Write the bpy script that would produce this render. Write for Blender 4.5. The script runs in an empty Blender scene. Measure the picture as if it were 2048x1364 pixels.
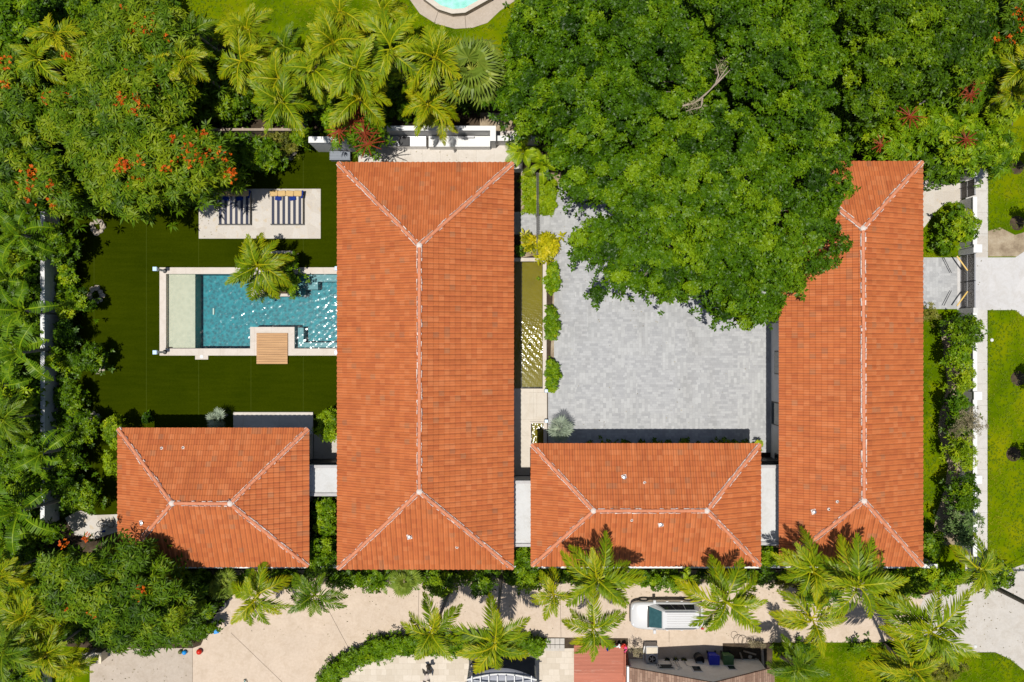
import bpy, bmesh, math, random
import numpy as np
from mathutils import Vector, Matrix
from mathutils.geometry import delaunay_2d_cdt
R = math.radians
scene = bpy.context.scene
COL = scene.collection

# ------------------------------------------------------------------ camera, sky, sun
S = 0.035          # metres per photo pixel on the ground
H = 56.0           # height of the drone
SX, SY = 0.121, 0.110   # shadow shift per metre of height (east, north)
cd = bpy.data.cameras.new('camera'); cam = bpy.data.objects.new('camera', cd); COL.objects.link(cam)
cam.location = (0, 0, H); cam.rotation_euler = (0, 0, 0)
cd.sensor_width = 36; cd.lens = 36 * H / (2048 * S); cd.clip_end = 3000
scene.camera = cam
w = bpy.data.worlds.new('World'); scene.world = w; w.use_nodes = True
nt = w.node_tree; bg = nt.nodes['Background']; sky = nt.nodes.new('ShaderNodeTexSky')
sky.sky_type = 'NISHITA'; sky.sun_disc = False
sun_dir = Vector((-SX, -SY, 1)).normalized()
sky.sun_elevation = math.asin(sun_dir.z); sky.sun_rotation = math.atan2(sun_dir.x, sun_dir.y)
nt.links.new(sky.outputs[0], bg.inputs[0]); bg.inputs[1].default_value = 0.078
sl = bpy.data.lights.new('sun', 'SUN'); sl.energy = 4.8; sl.angle = R(0.5); sl.color = (1, .955, .88)
so = bpy.data.objects.new('sun', sl); COL.objects.link(so); so.location = (-20, -20, 60)
so.rotation_euler = sun_dir.to_track_quat('Z', 'Y').to_euler()
scene.view_settings.view_transform = 'Standard'; scene.view_settings.look = 'None'
scene.view_settings.exposure = 0.10; scene.view_settings.gamma = 1
scene.cycles.use_denoising = True
scene.cycles.max_bounces = 8; scene.cycles.transparent_max_bounces = 12
scene.cycles.sample_clamp_indirect = 6

def G(px, py, h=0.0):
    k = S * (H - h) / H
    return ((px - 1024) * k, -(py - 682) * k, h)
def GP(pts, h=0.0): return [G(a, b, h)[:2] for a, b in pts]

# ------------------------------------------------------------------ materials
MATS = {}
class NB:
    def __init__(s, name, rough=.7, spec=.3):
        s.m = bpy.data.materials.new(name); s.m.use_nodes = True; s.t = s.m.node_tree
        s.p = s.t.nodes['Principled BSDF']; s.p.inputs['Roughness'].default_value = rough
        s.p.inputs['Specular IOR Level'].default_value = spec; MATS[name] = s.m
    def n(s, typ, ins=None, **kw):
        q = s.t.nodes.new(typ)
        for k, v in kw.items(): setattr(q, k, v)
        for k, v in (ins or {}).items(): s.set(q.inputs[k], v)
        return q
    def set(s, sock, v):
        if isinstance(v, bpy.types.NodeSocket): s.t.links.new(v, sock)
        elif isinstance(v, bpy.types.Node): s.t.links.new(v.outputs[0], sock)
        else: sock.default_value = v
    def math(s, op, a, b=0.0, c=0.0):
        q = s.n('ShaderNodeMath', {0: a, 1: b}, operation=op)
        if op in ('SMOOTHSTEP', 'MULTIPLY_ADD', 'COMPARE', 'WRAP'): s.set(q.inputs[2], c)
        return q.outputs[0]
    def ramp(s, fac, stops):
        q = s.n('ShaderNodeValToRGB', {0: fac}); e = q.color_ramp.elements
        while len(e) < len(stops): e.new(.5)
        for i, (p, c) in enumerate(stops): e[i].position = p; e[i].color = (*c, 1)
        return q.outputs[0]
    def mix(s, f, a, b, mode='MIX'):
        q = s.n('ShaderNodeMix', data_type='RGBA', blend_type=mode)
        s.set(q.inputs[0], f)
        for i, v in ((6, a), (7, b)):
            s.set(q.inputs[i], (*v, 1) if isinstance(v, tuple) and len(v) == 3 else v)
        return q.outputs[2]
    def noise(s, scale, detail=4, rough=.55, vec=None, out=0, dist=0):
        q = s.n('ShaderNodeTexNoise', {'Scale': scale, 'Detail': detail, 'Roughness': rough, 'Distortion': dist})
        if vec is not None: s.set(q.inputs['Vector'], vec)
        return q.outputs[out]
    def pos(s): return s.n('ShaderNodeNewGeometry').outputs['Position']
    def obj(s): return s.n('ShaderNodeTexCoord').outputs['Object']
    def bump(s, h, strength=.3, dist=.05):
        q = s.n('ShaderNodeBump', {'Height': h, 'Strength': strength, 'Distance': dist})
        s.set(s.p.inputs['Normal'], q.outputs[0]); return q
    def base(s, c): s.set(s.p.inputs['Base Color'], (*c, 1) if isinstance(c, tuple) and len(c) == 3 else c)
def lin(r, g, b, k=1.0):
    f = lambda v: ((v/255)/12.92 if v/255 <= .04045 else ((v/255+.055)/1.055)**2.4) * k
    return (f(r), f(g), f(b))

def plain(name, c, rough=.6, spec=.3, metal=0, var=.12, scale=6.0):
    b = NB(name, rough, spec); n = b.noise(scale, 5, .6, b.pos())
    b.base(b.mix(n, tuple(x*(1-var) for x in c), tuple(min(1, x*(1+var)) for x in c)))
    b.p.inputs['Metallic'].default_value = metal
    return b.m

def leafmat(name, dark, mid, light, rough=.42, trans=.16, spec=.16):
    b = NB(name, rough, spec)
    a = b.n('ShaderNodeAttribute', attribute_name='tint').outputs['Fac']
    r = b.n('ShaderNodeObjectInfo').outputs['Random']
    f = b.math('ADD', a, b.math('MULTIPLY', b.math('SUBTRACT', r, .5), .26))
    f = b.math('ADD', f, b.math('MULTIPLY', b.math('SUBTRACT', b.noise(.35, 3, .6, b.pos()), .5), .5))
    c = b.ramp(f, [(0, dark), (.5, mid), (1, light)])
    b.base(c)
    tr = b.n('ShaderNodeBsdfTranslucent', {0: b.mix(.5, c, light, 'MIX')})
    mx = b.n('ShaderNodeMixShader', {0: trans, 1: b.p.outputs[0], 2: tr.outputs[0]})
    out = b.t.nodes['Material Output']; b.t.links.new(mx.outputs[0], out.inputs[0])
    return b.m

# foliage
leafmat('leaf_deep', (0.01548, 0.04472, 0.000688), (0.05848, 0.1333, 0.00129), (0.1634, 0.258, 0.00344), .42)
leafmat('leaf_mid', (0.01892, 0.04988, 0.000688), (0.07568, 0.1505, 0.00172), (0.2064, 0.2924, 0.0043), .42)
leafmat('leaf_feather', (0.0176, 0.048, 0.0008), (0.076, 0.148, 0.0024), (0.2, 0.256, 0.0048), .5)
leafmat('leaf_bright', (0.04, 0.096, 0.0008), (0.128, 0.232, 0.0024), (0.304, 0.368, 0.0064), .45)
leafmat('leaf_lime', (0.072, 0.136, 0.0008), (0.192, 0.288, 0.0032), (0.368, 0.416, 0.0096), .45)
leafmat('leaf_olive', (0.032, 0.044, 0.0024), (0.12, 0.132, 0.0096), (0.256, 0.224, 0.04), .5)
leafmat('leaf_dry', (0.099, 0.081, 0.045), (0.225, 0.189, 0.108), (0.342, 0.297, 0.18), .7, .15)
leafmat('leaf_silver', (0.117, 0.153, 0.09), (0.27, 0.324, 0.234), (0.468, 0.522, 0.378), .5, .15)
leafmat('leaf_bluegreen', (0.024, 0.056, 0.0096), (0.08, 0.144, 0.032), (0.208, 0.272, 0.096), .45)
leafmat('palm_green', (0.0333, 0.074, 0.00074), (0.1258, 0.1998, 0.00222), (0.3108, 0.3256, 0.00444), .42, .18)
leafmat('palm_yellow', (0.049, 0.091, 0.0007), (0.168, 0.231, 0.0021), (0.378, 0.336, 0.0056), .42, .18)
leafmat('palm_dark', (0.016, 0.044, 0.0008), (0.064, 0.128, 0.0024), (0.176, 0.232, 0.0064), .4, .18)
leafmat('palm_fan', (0.04, 0.072, 0.0048), (0.136, 0.2, 0.02), (0.304, 0.336, 0.048), .42, .18)
leafmat('banana_leaf', (0.024, 0.064, 0.0008), (0.08, 0.168, 0.0032), (0.208, 0.304, 0.008), .42, .3)
leafmat('croton_leaf', (0.112, 0.128, 0.0016), (0.368, 0.352, 0.0048), (0.56, 0.448, 0.016), .4)
leafmat('flower_orange', (0.396, 0.0504, 0.00144), (0.612, 0.108, 0.00432), (0.648, 0.2016, 0.0144), .55, .25)
leafmat('flower_red', (.20, .035, .012), (.40, .075, .022), (.52, .16, .04), .5, .15)
plain('midrib', (.40, .42, .06), .5); plain('midrib_brown', (.26, .19, .05), .6)
b = NB('bark', .9, .1); b.base(b.mix(b.noise(9, 6, .7, b.pos()), (.07, .055, .04), (.24, .21, .17))); b.bump(b.noise(20, 5, .7, b.pos()), .6, .03)
b = NB('palm_bark', .85, .15)
z = b.n('ShaderNodeSeparateXYZ', {0: b.pos()}).outputs[2]
b.base(b.mix(b.math('GREATER_THAN', b.math('FRACT', b.math('MULTIPLY', z, 6.0)), .82), b.mix(b.noise(5, 5, .6, b.pos()), (.16, .14, .12), (.34, .31, .27)), (.09, .08, .07)))
plain('dead_frond', (.30, .21, .12), .85, .1, var=.4, scale=3)

# ground
def groundmat(name, cols, scale, detail=8, fine=None, bump=.4, patch=None):
    b = NB(name, .95, .0); p = b.pos()
    c = b.ramp(b.noise(scale, detail, .62, p), cols)
    if fine:
        c = b.mix(.65, c, b.ramp(b.noise(fine[0], 5, .75, p), [(.25, fine[1]), (.75, fine[2])]), 'MULTIPLY')
    if patch:
        f = b.ramp(b.noise(patch[0], 6, .65, p, dist=.6), [(patch[1], (0, 0, 0)), (patch[2], (1, 1, 1))])
        c = b.mix(b.n('ShaderNodeSeparateColor', {0: f}).outputs[0], c, patch[3])
    b.base(c); b.bump(b.noise(fine[0] if fine else 12, 6, .8, p), bump, .06); return b.m
groundmat('soil', [(.3, (.035, .026, .018)), (.55, (.085, .062, .042)), (.8, (.19, .15, .10))], .8, fine=(7, (.4, .4, .4), (1, 1, 1)))
groundmat('soil_light', [(.3, (.20, .15, .10)), (.55, (.36, .29, .20)), (.8, (.46, .40, .30))], 1.2, fine=(9, (.55, .55, .55), (1, 1, 1)))
groundmat('lawn_grass', [(.34, (.055, .105, .0006)), (.5, (.11, .165, .0008)), (.66, (.20, .215, .002))], .33, 9, fine=(16, (.45, .5, .4), (1, 1, 1)), patch=(.22, .66, .78, (.34, .31, .12)))
groundmat('lawn_green', [(.34, (.045, .09, .0006)), (.5, (.095, .15, .0008)), (.66, (.20, .215, .002))], .5, 9, fine=(15, (.42, .5, .4), (1, 1, 1)), patch=(.45, .66, .8, (.33, .27, .12)))
# artificial turf with faint roll seams and brushed grain
b = NB('artificial_turf', .95, .0); p = b.pos(); sp = b.n('ShaderNodeSeparateXYZ', {0: p})
c = b.ramp(b.noise(.22, 5, .6, p), [(.3, (.021, .033, .0004)), (.7, (.034, .047, .0005))])
c = b.mix(.75, c, b.ramp(b.noise(9, 7, .85, p), [(.32, (.35, .4, .3)), (.68, (1.0, 1, 1))]), 'MULTIPLY')
mp = b.n('ShaderNodeMapping', {0: p, 3: (.25, 2.6, 1), 2: (0, 0, R(28))})
c = b.mix(b.math('MULTIPLY', b.math('SUBTRACT', b.noise(1.5, 5, .6, mp), .38), .55), c, (.050, .062, .002))
seam = b.math('LESS_THAN', b.math('ABSOLUTE', b.math('SUBTRACT', b.math('FRACT', b.math('DIVIDE', b.math('ADD', sp.outputs[0], 100.62), 3.66)), .5)), .0055)
c = b.mix(b.math('MULTIPLY', seam, .16), c, (.11, .14, .03)); b.base(c); b.bump(b.noise(25, 4, .8, p), .5, .03)

def brick(b, vec, scale, wd, ht, c1, c2, mortar, ms=.012, off=.5, sq=1, fq=2):
    q = b.n('ShaderNodeTexBrick', {'Vector': vec, 'Color1': (*c1, 1), 'Color2': (*c2, 1), 'Mortar': (*mortar, 1), 'Scale': scale, 'Mortar Size': ms, 'Mortar Smooth': .3, 'Bias': 0.0, 'Brick Width': wd, 'Row Height': ht})
    q.offset = off; q.squash = sq; q.squash_frequency = fq; return q
# grey tumbled pavers, mixed sizes laid both ways
b = NB('grey_paver', .8, .2); p = b.pos()
def paver(b, p, k=1.0):
    A = brick(b, p, 1, .38, .22, tuple(k*x for x in (.305, .31, .318)), tuple(k*x for x in (.405, .41, .415)), tuple(k*x for x in (.27, .27, .27)), .006, .4, 1.4, 3)
    rot = b.n('ShaderNodeMapping', {0: p, 2: (0, 0, R(90)), 1: (3.1, 1.7, 0)})
    B = brick(b, rot, 1, .46, .27, tuple(k*x for x in (.315, .32, .325)), tuple(k*x for x in (.415, .42, .422)), tuple(k*x for x in (.28, .28, .28)), .006, .45, .7, 2)
    sn = b.n('ShaderNodeVectorMath', {0: p, 1: (1.14, 1.32, 1)}, operation='SNAP')
    wn = b.n('ShaderNodeTexWhiteNoise', {0: sn.outputs[0]}, noise_dimensions='2D')
    f = b.math('GREATER_THAN', wn.outputs[0], .52)
    return b.mix(f, A.outputs[0], B.outputs[0])
c = paver(b, b.n('ShaderNodeMapping', {0: p, 3: (1.3, 1.3, 1)}).outputs[0])
c = b.mix(.55, c, b.ramp(b.noise(.5, 7, .65, p), [(.3, (.86, .86, .86)), (.7, (1, 1, 1))]), 'MULTIPLY')
c = b.mix(.5, c, b.ramp(b.noise(9, 6, .7, p), [(.3, (.84, .84, .84)), (.7, (1, 1, 1))]), 'MULTIPLY')
mp = b.n('ShaderNodeMapping', {0: p, 3: (.55, .16, 1), 2: (0, 0, R(12))})
c = b.mix(.5, c, b.ramp(b.noise(1.0, 6, .7, mp, dist=.8), [(.36, (.84, .83, .81)), (.50, (1, 1, 1))]), 'MULTIPLY')
b.base(c); b.bump(c, .25, .02)
# concretes
def concrete(name, c, joint=None, stain=(.8, .8, .78), rough=.8, sc=.35):
    b = NB(name, rough, .2); p = b.pos(); q = b.mix(b.noise(sc, 8, .68, p, dist=.4), tuple(x*.84 for x in c), tuple(min(1, x*1.1) for x in c))
    q = b.mix(.5, q, b.ramp(b.noise(6, 8, .75, p), [(.3, stain), (.7, (1, 1, 1))]), 'MULTIPLY')
    q = b.mix(.4, q, b.ramp(b.noise(1.3, 5, .7, p, dist=1), [(.35, (.78, .74, .68)), (.55, (1, 1, 1))]), 'MULTIPLY')
    if joint:
        j = brick(b, p, 1, joint[0], joint[1], (1, 1, 1), (1, 1, 1), (.62, .6, .56), joint[2], 0.0)
        q = b.mix(1, q, j.outputs[0], 'MULTIPLY')
    b.base(q); b.bump(b.noise(30, 4, .7, p), .15, .01); return b.m
concrete('driveway_concrete', (.53, .435, .345), stain=(.72, .69, .64))
concrete('driveway_old', (.43, .37, .31), stain=(.7, .67, .62), sc=1.2)
concrete('grey_concrete', (.47, .44, .40), stain=(.75, .74, .72), sc=.9)
concrete('sidewalk_concrete', (.50, .48, .45), (1.6, 1.5, .012))
concrete('apron_concrete', (.49, .48, .475), (20, 20, .01))
concrete('white_plaster', (.55, .545, .535), stain=(.92, .92, .92)); concrete('roof_membrane', (.50, .505, .505), stain=(.88, .88, .88))
concrete('bright_plaster', (.86, .83, .78), stain=(.92, .92, .9)); concrete('fascia_grey', (.42, .41, .41), stain=(.85, .85, .85))
concrete('cream_stone', (.53, .485, .42), (1.5, 1.1, .006), stain=(.92, .9, .88))
concrete('patio_stone', (.54, .50, .455), (1.25, 1.25, .006), stain=(.93, .92, .9))
concrete('coping_stone', (.54, .49, .44), (1.2, 60, .006), stain=(.9, .88, .85))
# coral stone terrace
b = NB('coral_stone', .85, .15); p = b.pos()
v = b.n('ShaderNodeTexVoronoi', {'Vector': p, 'Scale': 1.25, 'Randomness': 1.0}, feature='DISTANCE_TO_EDGE')
vc = b.n('ShaderNodeTexVoronoi', {'Vector': p, 'Scale': 1.25, 'Randomness': 1.0})
c = b.mix(b.n('ShaderNodeSeparateColor', {0: vc.outputs['Color']}).outputs[0], (.43, .39, .34), (.50, .47, .43))
blot = b.ramp(b.noise(2.2, 3, .5, p), [(.60, (0, 0, 0)), (.68, (1, 1, 1))])
c = b.mix(b.math('MULTIPLY', b.n('ShaderNodeSeparateColor', {0: blot}).outputs[0], .5), c, (.46, .36, .22))
c = b.mix(.6, c, b.ramp(b.noise(14, 6, .75, p), [(.3, (.8, .78, .75)), (.6, (1, 1, 1))]), 'MULTIPLY')
c = b.mix(b.math('MULTIPLY', b.math('LESS_THAN', v.outputs[0], .018), .6), c, (.48, .43, .36)); b.base(c); b.bump(b.noise(12, 5, .7, p), .3, .02)
b = NB('travertine', .75, .2); p = b.pos()
q = brick(b, p, 1, .61, .41, (.46, .40, .32), (.55, .49, .41), (.40, .35, .28), .008, .5, .6, 3)
b.base(b.mix(.5, q.outputs[0], b.ramp(b.noise(5, 6, .7, p), [(.3, (.85, .82, .78)), (.7, (1, 1, 1))]), 'MULTIPLY'))
# clay tiles, one tint for each tile
b = NB('clay_tile', .75, .2); uv = b.n('ShaderNodeTexCoord').outputs['UV']; p = b.pos()
fl = b.n('ShaderNodeVectorMath', {0: uv}, operation='FLOOR'); wn = b.n('ShaderNodeTexWhiteNoise', {0: fl.outputs[0]}, noise_dimensions='2D')
c = b.ramp(wn.outputs[0], [(0, (.40, .108, .034)), (.35, (.435, .124, .038)), (.7, (.455, .132, .040)), (1, (.48, .155, .055))])
c = b.mix(.6, c, b.ramp(b.noise(.7, 7, .7, p), [(.3, (.82, .78, .74)), (.62, (1, 1, 1))]), 'MULTIPLY')
st = b.n('ShaderNodeMapping', {0: uv, 3: (1.0, .3, 1)})
c = b.mix(.3, c, b.ramp(b.noise(1.3, 5, .7, st), [(.32, (.6, .56, .5)), (.5, (1, 1, 1))]), 'MULTIPLY')
st2 = b.n('ShaderNodeMapping', {0: uv, 3: (1.0, .10, 1)})
c = b.mix(.42, c, b.ramp(b.noise(.9, 6, .72, st2), [(.36, (.62, .56, .50)), (.52, (1, 1, 1)), (.7, (1.0, .97, .93))]), 'MULTIPLY')
wn2 = b.n('ShaderNodeTexWhiteNoise', {0: b.n('ShaderNodeVectorMath', {0: fl.outputs[0], 1: (17.3, 5.1, 0)}, operation='ADD').outputs[0]}, noise_dimensions='2D')
c = b.mix(b.math('MULTIPLY', b.math('GREATER_THAN', wn2.outputs[0], .96), .30), c, (.20, .13, .075))
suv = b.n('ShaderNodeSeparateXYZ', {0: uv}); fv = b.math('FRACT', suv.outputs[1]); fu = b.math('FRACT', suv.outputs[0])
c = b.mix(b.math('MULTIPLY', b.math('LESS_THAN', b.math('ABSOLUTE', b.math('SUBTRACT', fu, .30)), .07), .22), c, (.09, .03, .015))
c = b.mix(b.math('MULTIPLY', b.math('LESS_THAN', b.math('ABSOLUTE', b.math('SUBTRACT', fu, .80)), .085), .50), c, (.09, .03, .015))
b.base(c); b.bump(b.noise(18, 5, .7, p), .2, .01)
plain('clay_ridge', (.50, .19, .10), .8, .2, var=.3, scale=3); plain('mortar', (.58, .50, .45), .9, .1, var=.25, scale=9)
# walls, wood and metal
b = NB('weathered_wood', .85, .15); p = b.pos(); mp = b.n('ShaderNodeMapping', {0: p, 3: (7, .5, .5)})
b.base(b.mix(b.noise(1, 6, .7, mp), (.20, .15, .11), (.40, .33, .26)))
b = NB('teak', .6, .25); p = b.pos(); mp = b.n('ShaderNodeMapping', {0: p, 3: (.6, 9.2, 1)})
b.base(b.mix(b.noise(1, 6, .65, mp), (.24, .12, .05), (.56, .33, .15)))
b = NB('red_deck', .55, .3); p = b.pos(); mp = b.n('ShaderNodeMapping', {0: p, 3: (.5, 7, 1)})
wear = b.ramp(b.noise(1.2, 7, .7, mp), [(.60, (0, 0, 0)), (.72, (1, 1, 1))])
b.base(b.mix(b.n('ShaderNodeSeparateColor', {0: wear}).outputs[0], b.mix(b.noise(1, 5, .6, mp), (.27, .075, .04), (.44, .14, .08)), (.52, .36, .29)))
plain('dark_metal', (.05, .048, .045), .5, .4, .3); plain('gate_slat', (.10, .09, .085), .6, .3); plain('gate_rail', (.35, .35, .36), .4, .4, .5)
plain('steel', (.50, .51, .53), .35, .5, .9); plain('black_plastic', (.02, .02, .022), .5); plain('grey_wicker', (.20, .22, .25), .8)
plain('white_paint', (.60, .60, .59), .5, .3, var=.04); plain('yellow_arm', (.62, .42, .12), .45); plain('lamp_glass', (.45, .60, .78), .2, .5, var=.05)
plain('navy_cloth', (.012, .03, .17), .9, .1); plain('tan_cloth', (.48, .33, .15), .9, .1, var=.18); plain('cream_box', (.62, .53, .38), .6)
plain('bin_blue', (.008, .02, .38), .45, .4, var=.2); plain('bin_green', (.06, .14, .05), .45, .4, var=.2)
plain('toy_blue', (.01, .24, .62), .4); plain('toy_red', (.50, .02, .008), .4); plain('toy_olive', (.10, .11, .03), .5); plain('toy_yellow', (.75, .55, .02), .4)
plain('pink_petal', (.75, .06, .22), .6); plain('white_petal', (.75, .7, .72), .6); plain('teal_metal', (.02, .22, .22), .4)
plain('rock', (.36, .31, .25), .9, .1, var=.35, scale=4); plain('rubber', (.02, .02, .02), .8); plain('rusty_wire', (.10, .075, .06), .7, .3, .5)
plain('bronze', (.11, .095, .085), .45, .4, .7, var=.4); plain('awning_grey', (.30, .31, .35), .7, .2); plain('dark_rug', (.07, .066, .062), .85, .1, var=.4, scale=2)
plain('green_plastic', (.01, .25, .12), .4)
b = NB('striped_cloth', .9, .1); sx = b.n('ShaderNodeSeparateXYZ', {0: b.obj()}).outputs[0]
b.base(b.mix(b.math('GREATER_THAN', b.math('FRACT', b.math('DIVIDE', b.math('ADD', sx, 20.0), .372)), .52), (.045, .050, .075), (.47, .43, .38)))
b = NB('shingle', .85, .1); p = b.pos(); q = brick(b, b.n('ShaderNodeMapping', {0: p, 2: (0, 0, R(90))}), 1, .5, .16, (.20, .12, .085), (.33, .22, .16), (.12, .08, .06), .012)
b.base(b.mix(.5, q.outputs[0], b.ramp(b.noise(1.5, 6, .7, p), [(.3, (.7, .68, .66)), (.7, (1, 1, 1))]), 'MULTIPLY'))
b = NB('window_glass', .05, .6); b.base((.02, .03, .035)); b = NB('car_glass', .06, .7); b.base(b.mix(b.noise(3, 3, .5, b.pos()), (.008, .04, .045), (.045, .12, .125)))
b = NB('car_dark_glass', .06, .7); b.base((.025, .025, .03))
b = NB('car_paint', .25, .5); b.base((.52, .52, .52)); b.p.inputs['Coat Weight'].default_value = .8
b = NB('tail_light', .2, .5); b.base((.35, .01, .01)); b = NB('head_light', .1, .6); b.base((.6, .62, .65))
# pool finishes, with a web of rippled light painted into the colour, and water
def caustic_poolmat(name, a, c2, sc):
    b = NB(name, .5, .3); p = b.pos()
    warp = b.n('ShaderNodeVectorMath', {0: p, 1: b.n('ShaderNodeVectorMath', {0: b.noise(2.5, 2, .5, p, 1), 1: (.35, .35, .35)}, operation='MULTIPLY').outputs[0]}, operation='ADD')
    v = b.n('ShaderNodeTexVoronoi', {'Vector': warp.outputs[0], 'Scale': sc}, feature='F1')  # paler cell edges imitate caustic light on the floor
    b.base(b.ramp(v.outputs['Distance'], [(.05, a), (.75, c2)])); return b.m
caustic_poolmat('pool_tile', (.0005, .06, .085), (.0008, .175, .21), 4.2); caustic_poolmat('pool_step_tile', (.10, .18, .20), (.14, .23, .25), 6.0)
caustic_poolmat('pool_shelf_tile', (.49, .345, .255), (.56, .39, .29), 3.0); caustic_poolmat('neighbour_pool_tile', (.20, .48, .42), (.38, .66, .58), 2.5)
b = NB('pond_floor', .9, .1); b.base(b.mix(b.noise(.9, 5, .6, b.pos()), (.10, .088, .002), (.20, .17, .004)))
def water(name, tint, rough=.1):
    b = NB(name); t = b.t
    tr = b.n('ShaderNodeBsdfTransparent', {0: (*tint, 1)}); gl = b.n('ShaderNodeBsdfGlossy', {'Roughness': rough})
    fr = b.n('ShaderNodeFresnel', {'IOR': 1.33})
    m = b.n('ShaderNodeMixShader', {0: b.math('MULTIPLY', fr.outputs[0], 1.05), 1: tr.outputs[0], 2: gl.outputs[0]})
    t.links.new(m.outputs[0], t.nodes['Material Output'].inputs[0]); return b.m
water('pool_water', (.78, .96, .97), .13); water('neighbour_water', (.9, .97, .97)); water('pond_water', (.93, .93, .80), .15)
gx, gy, _ = G(1060, 690)
def wave_sheet(poly, z, slope, seed, parent, mat, lmin=.11, lmax=.6, ring=None, cell=.032, jets=()):
    """water surface: a fine sheet with real small waves"""
    q = np.array(poly); rg = np.random.default_rng(seed)
    xs = np.arange(q[:, 0].min(), q[:, 0].max()+cell, cell); ys = np.arange(q[:, 1].min(), q[:, 1].max()+cell, cell); X, Y = np.meshgrid(xs, ys); Z = np.zeros_like(X)
    for i in range(36):
        lam = lmin*(lmax/lmin)**rg.random(); k = 2*np.pi/lam; th = rg.random()*6.283; Z += slope*math.sqrt(2/36)/k*np.sin(k*(X*math.cos(th)+Y*math.sin(th))+rg.random()*6.28+.8*np.sin(X*1.1+i)+.8*np.sin(Y*.9+2*i))
    mod = 1+.45*np.sin(X*.8+1)*np.sin(Y*.9+seed)
    Z *= mod
    if ring:
        d = np.hypot(X-ring[0], Y-ring[1]); Z *= 1+ring[2]*np.exp(-(d/ring[3])**2); Z += .005*np.sin(d*20)*np.exp(-(d/(ring[3]*.7))**2)
    n, m_ = X.shape; P = np.stack([X.ravel(), Y.ravel()], 1); idx = np.arange(n*m_).reshape(n, m_)
    F = np.stack([idx[:-1, :-1], idx[:-1, 1:], idx[1:, 1:], idx[1:, :-1]], -1).reshape(-1, 4); cen = P[F].mean(1); F = F[inpoly(cen, poly)]
    o0 = world_loc(parent); me = bpy.data.meshes.new('water'); V = np.stack([X.ravel()-o0.x, Y.ravel()-o0.y, Z.ravel()+z-o0.z], 1)
    me.vertices.add(len(V)); me.vertices.foreach_set('co', V.reshape(-1).astype(np.float32)); me.loops.add(len(F)*4); me.loops.foreach_set('vertex_index', F.reshape(-1).astype(np.int32))
    me.polygons.add(len(F)); me.polygons.foreach_set('loop_start', np.arange(0, len(F)*4, 4, dtype=np.int32)); me.polygons.foreach_set('loop_total', np.full(len(F), 4, dtype=np.int32)); me.polygons.foreach_set('use_smooth', np.ones(len(F), bool))
    me.materials.append(MATS[mat]); me.update(); me.validate(); o = bpy.data.objects.new('water', me); COL.objects.link(o); o.parent = parent; return o

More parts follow.
